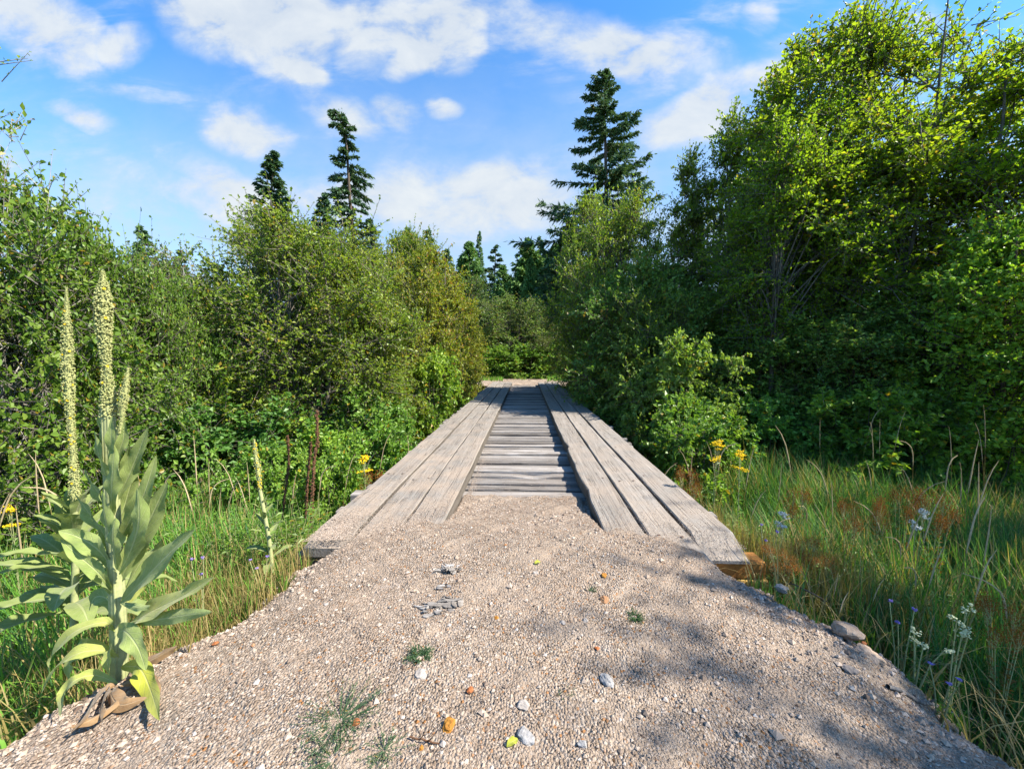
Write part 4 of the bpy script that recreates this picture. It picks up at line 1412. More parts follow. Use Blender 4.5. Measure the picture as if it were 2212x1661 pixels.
UPC = (0, -.6, .8)      # faces up and towards the viewer
FWD = (0, -1, .25)      # faces the viewer
UP = (0, 0, 1)
LV = [  # midrib points (px, py, dy), width m, facing, fold, mat
    ([(262, 1300, -.01), (300, 1262, -.05), (365, 1195, -.09), (421, 1143, -.1)], .105, (.1, -.75, .6), .22, 0),
    ([(264, 1370, -.01), (310, 1330, -.05), (390, 1290, -.1), (463, 1246, -.13)], .095, (.1, -.55, .8), .3, 1),
    ([(280, 1345, -.03), (340, 1338, -.10), (400, 1328, -.15), (458, 1321, -.18)], .060, (.0, -.9, .45), -.25, 0),
    ([(260, 1255, 0), (290, 1190, .0), (330, 1110, .0), (362, 1040, .0)], .110, (.35, -.9, .25), .2, 0),
    ([(255, 1175, 0), (285, 1115, -.02), (312, 1065, -.03), (338, 982, -.03)], .075, (.5, -.75, .4), .25, 0),
    ([(248, 1085, 0), (275, 1035, .01), (296, 985, .01), (320, 923, .0)], .068, (.4, -.8, .4), .25, 0),
    ([(257, 1240, -.02), (285, 1180, -.07), (300, 1120, -.09), (296, 1052, -.08)], .085, (.1, -1, .2), -.28, 0),
    ([(256, 1195, -.02), (235, 1150, -.06), (225, 1110, -.07), (222, 1062, -.06)], .062, (-.1, -1, .2), -.3, 0),
    ([(250, 1240, -.01), (215, 1190, -.03), (170, 1160, -.04), (126, 1146, -.05)], .080, (-.2, -.7, .7), .28, 0),
    ([(252, 1290, -.01), (215, 1240, -.05), (170, 1200, -.06), (130, 1164, -.06)], .060, (.2, -.8, .6), .35, 0),
    ([(248, 1205, .01), (222, 1150, .02), (190, 1105, .03), (160, 1062, .03)], .090, (-.5, -.8, .2), .2, 0),
    ([(244, 1140, .0), (225, 1085, .0), (203, 1050, .0), (183, 1012, .0)], .060, (-.5, -.8, .35), .3, 0),
    ([(242, 1120, -.02), (240, 1065, -.05), (243, 1020, -.06), (247, 960, -.05)], .070, (.05, -1, .15), -.2, 0),
    ([(240, 1060, -.01), (225, 1020, -.03), (212, 980, -.04), (203, 928, -.03)], .052, (-.3, -.95, .2), -.2, 0),
    ([(240, 1030, -.02), (243, 985, -.04), (240, 940, -.05), (243, 897, -.04)], .046, (0, -1, .2), .2, 0),
    ([(242, 1020, 0), (258, 975, 0), (268, 940, 0), (262, 893, 0)], .045, (.4, -.9, .3), .25, 0),
    ([(236, 985, 0), (226, 950, 0), (217, 920, 0), (214, 885, 0)], .040, (-.4, -.9, .3), .2, 0),
    ([(240, 1090, .02), (262, 1040, .05), (275, 1000, .06), (280, 960, .05)], .055, (.3, -.9, .3), .2, 0),
    ([(248, 1150, .02), (270, 1090, .05), (285, 1040, .06), (300, 1000, .06)], .070, (.3, -.9, .3), .2, 0),
    ([(252, 1230, -.02), (245, 1185, -.07), (243, 1150, -.08), (250, 1118, -.07)], .075, (0, -1, .1), -.35, 0),
    ([(256, 1310, .0), (300, 1220, .05), (335, 1190, .07), (350, 1165, .06)], .055, (.2, -.8, .5), -.3, 0),
    ([(258, 1330, .02), (300, 1262, .08), (340, 1210, .1), (372, 1170, .1)], .080, (.3, -.8, .4), .2, 1),
    ([(250, 1290, -.01), (226, 1262, -.05), (215, 1245, -.07), (208, 1240, -.08)], .040, (-.1, -.9, .5), .5, 0),
    ([(250, 1340, .02), (232, 1295, .05), (205, 1290, .06), (192, 1320, .05)], .075, (-.3, -.7, .6), .2, 0),
    ([(252, 1365, -.02), (226, 1344, -.06), (160, 1365, -.10), (112, 1420, -.12), (106, 1452, -.12)], .062, (-.15, -.55, .8), .3, 1),
    ([(256, 1420, -.02), (222, 1405, -.07), (165, 1412, -.11), (118, 1448, -.13), (88, 1500, -.13)], .060, (-.2, -.5, .85), .3, 1),
    ([(252, 1430, .01), (215, 1400, -.0), (170, 1405, .0), (150, 1440, .0), (155, 1490, .0)], .090, (-.4, -.8, .4), .15, 1),
    ([(254, 1475, -.03), (205, 1458, -.10), (160, 1470, -.14), (137, 1500, -.15), (130, 1548, -.15)], .058, (-.2, -.6, .8), .25, 1),
    ([(252, 1372, -.03), (268, 1362, -.09), (296, 1395, -.14), (316, 1448, -.15)], .080, (.25, -.85, .45), .15, 0),
    ([(262, 1440, -.03), (300, 1442, -.10), (325, 1490, -.15), (345, 1556, -.17)], .078, (.35, -.75, .55), .22, 2),
    ([(258, 1420, -.02), (240, 1400, -.07), (232, 1425, -.10), (238, 1462, -.10)], .050, (-.1, -.9, .4), .3, 1),
    ([(258, 1300, -.02), (285, 1308, -.07), (310, 1312, -.10), (325, 1308, -.11)], .032, (0, -.6, .8), -.4, 0),
]
M_myel2 = mull_mat('bright_yellow_leaf', (.30, .33, .035), (.40, .40, .06), (.46, .45, .15), .3)
for i, (pts, w, fc, fold, mm) in enumerate(LV):
    mb = leaf_sheet([lp(*p) for p in pts], w * 1.0, fc, fold, .3, i)
    o = mb.build('leaf', [M_mleaf, M_myel, M_myel2][mm], m1)
    if mm == 2:
        o['label'] = 'bright yellow drooping lower leaf'
DL = [([(250, 1480, -.02), (240, 1500, -.09), (262, 1522, -.13), (318, 1506, -.13)], .055, (.1, -.8, .6), -.3),
      ([(252, 1478, -.02), (215, 1490, -.09), (182, 1545, -.13), (146, 1590, -.16)], .050, (-.4, -.7, .5), -.5),
      ([(258, 1490, -.04), (245, 1520, -.12), (200, 1552, -.17), (150, 1572, -.2)], .035, (0, -.7, .7), -.6),
      ([(265, 1470, .0), (300, 1440, .02), (340, 1418, .04), (384, 1395, .05)], .060, (.2, -.6, .8), -.5),
      ([(262, 1480, -.02), (300, 1470, -.02), (330, 1480, -.03), (340, 1510, -.05)], .050, (.3, -.7, .6), -.4),
      ([(248, 1470, -.01), (225, 1500, -.05), (215, 1540, -.07), (220, 1560, -.08)], .04, (-.2, -.9, .3), -.5)]
for i, (pts, w, fc, fold) in enumerate(DL):
    leaf_sheet([lp(*p) for p in pts], w * 1.15, fc, fold, .3, i + 50).build('leaf', M_mdead, m1)['label'] = 'withered brown leaf at the base'


def mullein(label, base, stemtop, tip, r, nleaf, Lmax, wmax, dark=1.0, nb=700, nf=60, seed=3, zl=(.03, .95)):
    """a further mullein: base, where the spike starts, tip"""
    rs = random.Random(seed)
    root = thing('mullein_plant', label, 'plant', base)
    b = Vector(base)
    s1, s2 = Vector(stemtop) - b, Vector(tip) - b
    mb = MB()
    tube(mb, smooth_path([(0, 0, -.03), s1 * .5 + Vector((.01, 0, 0)), s1], 12), np.linspace(r * .8, r * .6, 12), 8)
    mb.build('stem', M_mstem, root)
    spike(s1, s2, r, nb, nf, fl=(.05, .92)).build('flower_spike', [M_bud, M_yflower], root)
    for i in range(nleaf):
        q = zl[0] + (zl[1] - zl[0]) * (i / nleaf) ** .9
        az = i * 2.4 + rs.uniform(-.3, .3)
        p0 = s1 * q
        Lf = Lmax * (1 - .72 * q) * rs.uniform(.8, 1.15)
        el = .15 + 1.0 * q + rs.uniform(-.15, .2)
        d = Vector((math.cos(az), math.sin(az), 0))
        dr = .55 * (1 - q)
        p1 = p0 + d * Lf * .4 * math.cos(el) + Vector((0, 0, Lf * .4 * math.sin(el)))
        p2 = p1 + d * Lf * .35 * math.cos(el - dr * .6) + Vector((0, 0, Lf * .35 * math.sin(el - dr * .6)))
        p3 = p2 + d * Lf * .3 * math.cos(el - dr * 1.6) + Vector((0, 0, Lf * .3 * math.sin(el - dr * 1.6)))
        fc = Vector((-d.x * math.sin(el), -d.y * math.sin(el), math.cos(el)))
        leaf_sheet([p0, p1, p2, p3], wmax * (1 - .6 * q), fc, .28, .12, i + seed).build('leaf', M_mleaf, root).color = (dark, dark, dark, 1)
    return root


b2 = pt(168, 1445, 2.0)
mullein('mullein with a single slender flower spike standing behind the tallest one', (b2.x, b2.y, -.13), pt(160, 1080, 2.0), pt(141, 622, 2.0), .0225, 38, .46, .15, .85, 2300, 50, 5)
b3 = pt(592, 1245, 2.9)
mullein('small mullein with a thin yellow spike near the left plank end', (b3.x, b3.y, b3.z - .03), pt(562, 1060, 2.9), pt(549, 948, 2.9), .022, 15, .26, .075, .8, 420, 60, 8)

# dead brown mullein stalks on the left bank
M_deadstalk = plain('dead_stalk', (.07, .035, .02), (.17, .09, .05), 50, .9, .05, .8, .006)


def dead_stalk(label, P, r):
    mb = MB()
    sp = smooth_path(P, 18)
    o0 = sp[0].copy()
    sp = sp - o0
    tube(mb, sp, np.linspace(r * .7, r * .45, 18), 6)
    n = 260
    q = rnd(n, .12, 1)
    c = np.stack([np.interp(q, np.linspace(0, 1, 18), sp[:, i]) for i in range(3)], -1)
    az = rnd(n, 0, 6.28)
    grains(mb, c + np.stack([np.cos(az), np.sin(az), rnd(n, -.2, .6)], -1) * (r * rnd(n, .5, 1.15))[:, None], r * rnd(n, .25, .5), 1.5)
    o = mb.build('dead_stalk', M_deadstalk)
    o.location = o0
    return tag(o, label, 'dead stalk', 'dead flower stalks on the left bank')


dead_stalk('tallest dead brown stalk near the left rail', [pt(672, 1140, 4.0), pt(678, 1000, 4.0), pt(686, 950, 4.0), pt(684, 886, 4.0)], .020)
dead_stalk('dead brown stalk pressed against the tallest dead one', [pt(660, 1120, 4.05), pt(664, 1040, 4.05), pt(672, 955, 4.05)], .016)
dead_stalk('shorter dead brown stalk standing between the small mullein and the tallest dead stalk', [pt(610, 1120, 4.1), pt(616, 1060, 4.1), pt(624, 1010, 4.1), pt(622, 940, 4.1)], .015)

# ------------------------------------------------------------------ grass
def grass_mat(name, cols, straw=.12, trans=.35):
    return leaf_mat(name, cols, odd=(.42, .31, .13), odd_frac=straw, trans=trans, rough=.55, spec=.2, nscale=.9, vary=.6)


M_grass = grass_mat('green_grass', [(.03, .10, .03), (.06, .165, .04), (.11, .24, .05)], .05)
M_grass_l = grass_mat('bright_grass', [(.07, .19, .025), (.13, .29, .035), (.21, .36, .06)], .04)
M_dry = grass_mat('dry_grass', [(.16, .14, .05), (.28, .22, .08), (.40, .32, .15)], .1)
M_seed = plain('seed_heads', (.34, .26, .14), (.54, .43, .26), 40, .9, .05, .5, .004, trans=.2)


def grass_field(name, mats, n, xr, yr, hfun, cond, w=(.004, .009), label='', tuft=.5, kind='stuff', bend=(.15, 1.1)):
    mb = MB()
    k = int(n)
    x, y_ = rnd(k, *xr), rnd(k, *yr)
    # gather a share of the blades in tufts
    nt = max(1, k // 45)
    tx, ty = rnd(nt, *xr), rnd(nt, *yr)
    ti_ = rng.integers(0, nt, k)
    m_ = rnd(k, 0, 1) < tuft
    x = np.where(m_, tx[ti_] + rng.normal(0, .07, k), x)
    y_ = np.where(m_, ty[ti_] + rng.normal(0, .07, k), y_)
    ok = cond(x, y_)
    x, y_, ti_, m_ = x[ok], y_[ok], ti_[ok], m_[ok]
    h = hfun(x, y_) * rnd(len(x), .55, 1.15)
    z = np.maximum(ground_z(x, y_), np.where(y_ < 4.0, road_z(x, y_), -9)) - .02
    az = rnd(len(x), 0, 6.28)
    out = np.arctan2(y_ - ty[ti_], x - tx[ti_])
    az = np.where(m_, out + rng.normal(0, .7, len(x)), az)
    blades(mb, np.stack([x, y_, z], -1), h, np.stack([np.cos(az), np.sin(az)], -1), rnd(len(x), *bend) * (.6 + .5 * rnd(len(x), 0, 1)),
           rnd(len(x), *w) * (1 + .06 * y_), mi=0)
    if len(mats) > 1:
        f, _, s_ = mb.f[0]
        pick = rnd(len(x), 0, 1)
        big = wob(x, y_, 1.1, 2) * .3
        cls = np.zeros(len(x), int)
        for q in range(1, len(mats)):
            cls[(pick + big) > 1 - (len(mats) - q) * (.15 if len(mats) < 4 else .13)] = q
        per = len(f) // len(x)
        fc = np.repeat(cls, per)
        mb.f = [(f[fc == q], q, s_) for q in range(len(mats)) if (fc == q).any()]
    return tag(mb.build(name, list(mats)), label, 'grass', kind=kind)


def off_road(x, y_):
    edge = np.where(y_ < 3.0, 1.62 + (.05 + .20 * np.exp(-((y_ - 1.85) / .33) ** 2) + .16 * sst(1.6 - y_, -.1, .4)) * (x > 0) + .32 * sst(2.0 - y_, -.1, .5) * (x < 0) + .10 * np.sin(y_ * 5) + .05 * np.sin(y_ * 13 + 1) - .12 * sst(y_, 1.9, 2.6), 1.95)
    return np.abs(x) > edge + rng.exponential(.05, len(x))


grass_field('grass', [M_grass, M_grass_l, M_dry], 60000, (1.5, 11), (.7, 9.0), lambda x, y_: .18 + .72 * sst(x, 1.7, 3.4) - .22 * sst(2.6 - y_, 0, 1.2) + .12 * sst(y_, 4, 7),
            lambda x, y_: off_road(x, y_) & (x < 1.6 + 1.35 * y_ + .6), label='tall green meadow grass mixed with straw on the right bank', tuft=.6, w=(.005, .012))
grass_field('grass', [M_grass_l, M_grass, M_grass, M_dry], 42000, (-8.5, -1.5), (.7, 7.5), lambda x, y_: .12 + .62 * sst(-x, 1.9, 2.9) + .25 * sst(y_, 2.8, 4.5),
            lambda x, y_: off_road(x, y_) & (-x < 1.6 + 1.5 * y_ + .5), label='bright green grass on the left bank behind the mullein plants', tuft=.65, w=(.006, .015), bend=(.3, 1.5))
grass_field('grass', [M_dry, M_grass_l], 7000, (1.75, 3.1), (2.6, 5.6), lambda x, y_: .62 - .1 * (x - 1.7), lambda x, y_: (x > 1.86), label='yellow green dry grass clump beside the right rail', bend=(.05, .6), tuft=.4, w=(.003, .006))
grass_field('grass', [M_dry, M_grass_l], 7500, (-2.9, -1.5), (1.7, 4.4), lambda x, y_: .28 + .2 * sst(-x, 1.7, 2.6), lambda x, y_: off_road(x, y_), label='short yellowing grass below the left plank end', bend=(.1, .9), tuft=.4, w=(.003, .006))
grass_field('grass', [M_dry, M_dry], 2600, (-2.1, -1.45), (1.5, 2.7), lambda x, y_: .10 + .1 * sst(-x, 1.5, 2), lambda x, y_: off_road(x, y_), label='flattened brown straw along the left gravel shoulder', bend=(.6, 1.5), tuft=.5, w=(.002, .005))
grass_field('grass', [M_grass_l, M_dry], 6000, (-4, 4), (20.6, 25), lambda x, y_: .3 + 0 * x, lambda x, y_: (np.abs(x) > 1.2) | (y_ > 22.6), w=(.01, .02), label='fringe of sunlit weeds and grass at the far end of the track')


grass_field('grass', [M_grass, M_grass_l, M_dry], 26000, (2.0, 10.5), (3.6, 9.5), lambda x, y_: .95 + .25 * sst(y_, 4, 7), lambda x, y_: (x > 2.0 + .12 * y_) & (x < 1.6 + 1.35 * y_ + .6) & (wob(x, y_, 1.4, 3) > -.25), label='taller lush grass at the back of the right meadow', tuft=.75, w=(.007, .015), bend=(.3, 1.5))
grass_field('dead_grass', [M_dry, M_grass], 6000, (1.6, 7), (1.0, 6.5), lambda x, y_: .45 + .3 * sst(x, 1.8, 3), off_road, label='matted bent dead grass lying in the right meadow', bend=(1.0, 2.3), tuft=.3, w=(.003, .007))
grass_field('dead_grass', [M_dry, M_grass_l], 6000, (-6, -1.6), (1.2, 5.5), lambda x, y_: .35 + .35 * sst(-x, 1.8, 3), off_road, label='matted bent dead grass lying on the left bank', bend=(1.0, 2.3), tuft=.3, w=(.003, .007))


# leafy ground cover
def cover(name, mat, n, xr, yr, h, cond, L, label):
    mb = MB()
    x, y_ = rnd(n, *xr), rnd(n, *yr)
    ok = cond(x, y_)
    x, y_ = x[ok], y_[ok]
    n = len(x)
    z = ground_z(x, y_)
    hh = h * rnd(n, .4, 1.2)
    d = nrm(np.stack([rng.normal(0, .25, n), rng.normal(0, .25, n), np.ones(n)], -1))
    st = np.stack([x, y_, z], -1)
    prisms(mb, st, st + d * hh[:, None], .0025, .0015, 1)
    per = 16
    li = np.repeat(np.arange(n), per)
    q = rnd(len(li), .15, 1)
    p = st[li] + d[li] * (hh[li] * q)[:, None]
    az = rnd(len(li), 0, 6.28)
    a = np.stack([np.cos(az), np.sin(az), rnd(len(li), -.2, .6)], -1)
    nv = nrm(np.array([0, 0, 1.0]) + unit(len(li)) * .6)
    leaves(mb, p + a * .02, a, nv, L * rnd(len(li), .6, 1.2), L * .42 * rnd(len(li), .7, 1.2), six=False)
    return tag(mb.build(name, [mat, M_mstem]), label, 'ground cover', kind='stuff')


cover('undergrowth', M_dark, 2600, (1.9, 10), (4.6, 10.5), .6, lambda x, y_: x > 1.95 + 0 * y_, .075, 'dark leafy weeds under the shrubs on the right bank')
cover('undergrowth', M_bush, 4800, (-9, -1.95), (3.0, 9.5), .7, lambda x, y_: (x < -1.95), .06, 'leafy green weeds under the shrubs on the left bank')
cover('undergrowth', M_pale, 500, (1.85, 3.3), (2.7, 6), .5, lambda x, y_: x > 1.86, .04, 'fine leaved yellow green weeds beside the right rail')

# ------------------------------------------------------------------ tan grass stalks with seed heads, one by one
def stalk_mesh(h, lean, nod, rhead, seed):
    rs = random.Random(seed)
    q = np.linspace(0, 1, 14)
    P = np.stack([lean * q ** 1.8 * h + nod * np.clip(q - .8, 0, 1) ** 2 * h * 4, .03 * np.sin(q * 3 + seed) * h, q * h - nod * np.clip(q - .82, 0, 1) ** 2 * h * 3], -1)
    st, hd = MB(), MB()
    tube(st, P[:11], np.linspace(.0028, .0016, 11), 4)
    Hd = P[9:]
    k = len(Hd)
    Hs = smooth_path(Hd, 9)
    tube(hd, Hs, rhead * np.array([.3, .8, 1, .95, .85, .8, .6, .4, .15]), 6)
    n = 60
    qq = rnd(n, 0, .95)
    c = np.stack([np.interp(qq, np.linspace(0, 1, 9), Hs[:, i]) for i in range(3)], -1)
    T = nrm(np.gradient(Hs, axis=0))
    tt_ = np.stack([np.interp(qq, np.linspace(0, 1, 9), T[:, i]) for i in range(3)], -1)
    leaves(hd, c, nrm(tt_ + unit(n) * .35), unit(n), rhead * 2.4, rhead * .7, six=False)
    lf = MB()
    nb_ = 3
    zq = rnd(nb_, .1, .5)
    base = np.stack([np.interp(zq, q, P[:, i]) for i in range(3)], -1)
    az = rnd(nb_, 0, 6.28)
    blades(lf, base, rnd(nb_, .18, .3) * h, np.stack([np.cos(az), np.sin(az)], -1), rnd(nb_, .5, 1.2), np.full(nb_, .006))
    return st, hd, lf


protos = []
G_R, G_L = 'tan seed head stalks in the right meadow', 'tan seed head stalks on the left bank'
L_R = 'tan grass stalk with a slender seed head in the right meadow'
L_L = 'tan grass stalk with a seed head on the left bank'
places = []
for (px, py, Y) in [(1648, 960, 4.6), (1655, 905, 4.0), (1690, 1000, 5.0), (1745, 985, 4.8), (1708, 1030, 4.4), (1725, 1060, 4.2), (1870, 990, 5.5), (1950, 1000, 5.2),
                    (1800, 1040, 4.0), (2000, 1010, 4.4), (2040, 985, 4.0), (2085, 960, 4.2), (2150, 950, 3.8), (2190, 985, 3.6), (2120, 1000, 3.4), (1880, 1075, 3.4),
                    (1780, 1090, 3.6), (1930, 1130, 3.2), (1990, 1090, 3.0), (2070, 1060, 2.9), (2140, 1090, 2.8), (2195, 1060, 2.7), (1840, 1180, 2.8), (1960, 1190, 2.6),
                    (2050, 1180, 2.5), (1760, 1250, 2.7), (1805, 1230, 2.5), (1835, 1290, 2.3), (1640, 1050, 3.8), (1690, 1110, 3.5), (2100, 870, 6.0), (1990, 880, 6.4),
                    (1900, 905, 6.6), (1840, 895, 6.8), (1860, 920, 6.2), (1960, 930, 6.0), (2030, 915, 5.8), (2075, 900, 5.6), (1770, 905, 7.0), (1935, 870, 7.0),
                    (2150, 1180, 2.3), (2180, 1230, 2.2), (1900, 1240, 2.4), (1450, 960, 5.6), (1500, 965, 5.2), (1475, 985, 5.0), (1520, 950, 5.4), (1580, 930, 5.0)]:
    places.append((px, py, Y, L_R, G_R))
for (px, py, Y) in [(465, 985, 4.3), (470, 975, 4.2), (520, 1000, 4.2), (545, 1010, 4.0), (500, 1030, 4.0), (455, 1020, 4.1), (480, 1050, 3.9), (35, 965, 3.0), (95, 975, 2.9),
                    (60, 1010, 2.8), (10, 1060, 2.6), (125, 1000, 2.9), (60, 1080, 2.5), (860, 925, 5.4), (870, 940, 5.3), (845, 955, 5.2), (765, 980, 4.6), (700, 985, 4.4),
                    (640, 1015, 4.2), (655, 1035, 4.1), (285, 975, 3.6), (330, 1010, 3.2), (300, 1030, 3.0), (360, 990, 3.4), (395, 940, 3.8), (270, 940, 3.8)]:
    places.append((px, py, Y, L_L, G_L))
for i in range(6):
    root = thing('grass_stalk', L_R, 'grass stalk', group=G_R)
    st, hd, lf = stalk_mesh(1.0, [.12, .22, .05, .3, .18, .1][i], [.1, .35, .0, .5, .2, .9][i], [.005, .0045, .0045, .0055, .0045, .006][i], i)
    st.build('stem', M_dry, root)
    hd.build('seed_head', M_seed, root)
    lf.build('foliage', M_dry, root)
    protos.append(root)
for k, (px, py, Y, lab, grp) in enumerate(places):
    top = pt(px, py, Y)
    g0 = max(gz(top.x, Y), float(road_z(top.x, Y)) if Y < 3.5 else -9) - .02
    h = max(.25, top.z - g0)
    pr = protos[k % 6]
    rz = random.choice([0, math.pi]) + random.uniform(-.6, .6)
    lean = [.12, .22, .05, .3, .18, .1][k % 6] * h
    off = Vector((math.cos(rz) * lean, math.sin(rz) * lean, 0))
    sc_ = (max(.6, min(1.1, h)),) * 2 + (h,)
    if k < 6:
        pr.location = (top.x - off.x, Y, g0)
        pr.rotation_euler = (0, 0, rz)
        pr.scale = sc_
    else:
        dup(pr, (top.x - off.x, Y, g0), rz, sc_, lab, grp)

# ------------------------------------------------------------------ flowering weeds
M_wleaf = leaf_mat('weed_leaves', [(.05, .12, .02), (.10, .20, .03), (.17, .27, .05)])
M_rust = plain('rust_brown_seed_clusters', (.14, .05, .012), (.30, .12, .025), 30, .9, .05, .5, .004, island=.6)
M_yel = plain('yellow_flower_clusters', (.62, .40, .01), (.80, .58, .02), 40, .8, .1, .4, .003, island=.5)
M_white = plain('white_flower_clusters', (.42, .42, .36), (.60, .60, .54), 40, .8, .1, .3, .003, island=.5)
M_purple = plain('purple_flower', (.15, .10, .30), (.26, .19, .44), 60, .7, .1, .3, .003, island=.5)


def weed(seed, h, stems, heads, mat_h, wid, hr, flat=.35, leafy=22, name='weed_plant', label='', cat='plant', group=None, leafL=.06, nb=34, gr=(.004, .0075), leaf_mat_=None):
    root = thing(name, label, cat, group=group)
    rs = random.Random(seed)
    st, lf, hd = MB(), MB(), MB()
    for s in range(stems):
        az = rs.uniform(0, 6.28)
        hh = h * rs.uniform(.75, 1.0)
        top = np.array([math.cos(az) * wid * rs.uniform(.2, 1), math.sin(az) * wid * rs.uniform(.2, 1), hh])
        P = smooth_path([(top[0] * .15, top[1] * .15, -.03), top * np.array([.5, .5, .55]), top], 8)
        tube(st, P, np.linspace(.004, .002, 8), 5)
        n = leafy
        q = rnd(n, .1, .92)
        c = np.stack([np.interp(q, np.linspace(0, 1, 8), P[:, i]) for i in range(3)], -1)
        a_ = rnd(n, 0, 6.28)
        leaves(lf, c, np.stack([np.cos(a_), np.sin(a_), rnd(n, .1, .9)], -1), nrm(np.array([0, 0, 1.0]) + unit(n) * .4), leafL * rnd(n, .6, 1.2) * (1.2 - .6 * q), leafL * .3, six=False)
        for hd_ in range(heads):
            a_ = rs.uniform(0, 6.28)
            r_ = hr * rs.uniform(.2, 1)
            c = top + np.array([math.cos(a_) * r_, math.sin(a_) * r_, rs.uniform(-.5, .2) * hr])
            tube(st, smooth_path([P[-2], c], 3), .0012, 4)
            p = c + rng.normal(0, 1, (nb, 3)) * np.array([hr * .35, hr * .35, hr * .35 * flat])
            grains(hd, p, rnd(nb, *gr), .7)
    st.build('stem', M_mstem, root)
    lf.build('foliage', leaf_mat_ or M_wleaf, root)
    hd.build('blossoms', mat_h, root)
    return root


def stand(root, px, py, Y, h, copy=True, label=None, group=None, rz=None, s=1.0):
    """put a weed so that its top is at photo (px, py)"""
    top = pt(px, py, Y)
    g0 = max(gz(top.x, Y), float(road_z(top.x, Y)) if Y < 3.9 else -9)
    k = max(.15, top.z - g0) / h
    loc = (top.x, Y, g0)
    rz = random.uniform(0, 6.28) if rz is None else rz
    if copy:
        return dup(root, loc, rz, (s, s, k), label, group)
    root.location, root.rotation_euler, root.scale = loc, (0, 0, rz), (s, s, k)
    if label:
        root['label'] = label
    if group:
        root['group'] = group
    return root


M_rleaf = leaf_mat('rusty_weed_leaves', [(.10, .09, .02), (.20, .11, .025), (.28, .15, .04)], odd=(.10, .16, .03), odd_frac=.25)
tansy = weed(1, 1.0, 3, 4, M_yel, .05, .05, .25, 26, 'tansy_plant', leafL=.07, nb=22)
stand(tansy, 1545, 950, 4.0, 1.0, False, 'tansy with a flat yellow flower cluster, the taller one beside the right rail')
stand(tansy, 1602, 975, 3.9, 1.0, True, 'shorter tansy with yellow flowers right of the taller one')
stand(tansy, 785, 982, 4.7, 1.0, True, 'yellow flowered tansy in the weeds by the left rail', s=1.2)
stand(tansy, 25, 1090, 2.9, 1.0, True, 'yellow flowered weed in the grass at the left edge', s=.6)
rust = weed(2, .8, 6, 7, M_rust, .15, .07, 1.0, 40, 'rust_weed_plant', leafL=.05, nb=46, gr=(.0022, .0048), leaf_mat_=M_rleaf)
RG = 'rust brown dried weeds in the right meadow'
RL = 'dried weed with rust brown seed clusters among the grass of the right meadow'
for i, (px, py, Y) in enumerate([(1840, 1090, 3.4), (1900, 1080, 3.5), (2030, 1070, 3.3), (1780, 1200, 2.9), (1740, 1165, 2.9), (2180, 1310, 1.9), (1720, 1060, 3.9),
                                 (1960, 1060, 3.8), (1690, 1195, 2.7)]):
    stand(rust, px, py, Y, .8, i > 0, RL, RG, s=random.uniform(.6, .9))
stand(rust, 1490, 1020, 4.6, .8, True, 'orange brown dried weed leaning on the right rail of the bridge')
stand(rust, 800, 1025, 4.9, .8, True, 'orange brown dried weed touching the left rail of the bridge')
white = weed(3, .5, 2, 4, M_white, .05, .035, .3, 12, 'white_flowering_weed', leafL=.04, nb=20)
stand(white, 1688, 1108, 3.2, .5, False, 'white flowered weed beside the yellow green clump at the right rail')
stand(white, 1985, 1098, 3.3, .5, True, 'white flowered weed in the middle of the right meadow')
knap = weed(4, .6, 3, 1, M_purple, .08, .012, 1.0, 9, 'knapweed_plant', leafL=.035, nb=16)
for i, (px, py, Y, lab) in enumerate([(1665, 1135, 3.0, 'knapweed with dark purple heads below the white flowered weed'), (1957, 1300, 2.1, 'knapweed with a purple head on the slope above the fallen stick'),
                                      (2040, 1440, 1.75, 'purple headed knapweed beside the pale stemmed weed at the lower right'), (563, 1200, 2.6, 'knapweed with a small violet head left of the small mullein'),
                                      (427, 1195, 2.4, 'knapweed with violet heads between the tallest and the small mullein')]):
    stand(knap, px, py, Y, .6, i > 0, lab)
M_paleh = plain('pale_seed_pods', (.40, .42, .22), (.58, .58, .36), 40, .8, .1, .3, .003, island=.4)
camp = weed(5, .5, 4, 2, M_paleh, .10, .02, 1.2, 8, 'pale_stemmed_weed', leafL=.04, nb=12)
stand(camp, 2065, 1300, 1.85, .5, False, 'weed with pale greenish pods and thin stems at the lower right')
stand(camp, 1985, 1370, 1.85, .5, True, 'smaller weed with pale pods left of the one at the lower right')

# ------------------------------------------------------------------ small things on the gravel
M_herb = leaf_mat('herb_leaves', [(.05, .11, .05), (.085, .16, .07), (.14, .22, .11)], odd_frac=.02)


def herb(label, px, py, r, n=70, flat=.5, mat=None):
    c = ptz(px, py, 0)
    c = ptz(px, py, float(road_z(c.x, c.y)))
    mb = MB()
    az = rnd(n, 0, 6.28)
    el = rnd(n, .15, 1.3) * flat
    d = np.stack([np.cos(az) * np.cos(el), np.sin(az) * np.cos(el), np.sin(el)], -1)
    ln = r * rnd(n, .4, 1.0)
    st = np.zeros((n, 3)) + np.stack([np.cos(az), np.sin(az), az * 0], -1) * r * .05
    tp = st + d * ln[:, None]
    prisms(mb, st, tp, .0011, .0006, 0)
    per = 9
    li = np.repeat(np.arange(n), per)
    q = rnd(len(li), .25, 1.05)
    p = st[li] + d[li] * (ln[li] * q)[:, None]
    a = nrm(d[li] * .6 + unit(len(li)))
    leaves(mb, p, a, nrm(unit(len(li)) + np.array([0, 0, 1.0])), min(r * .16, .012) * rnd(len(li), .6, 1.2), min(r * .05, .0035), six=False)
    o = mb.build('herb_plant', mat or M_herb)
    o.location = c
    return tag(o, label, 'small plant')


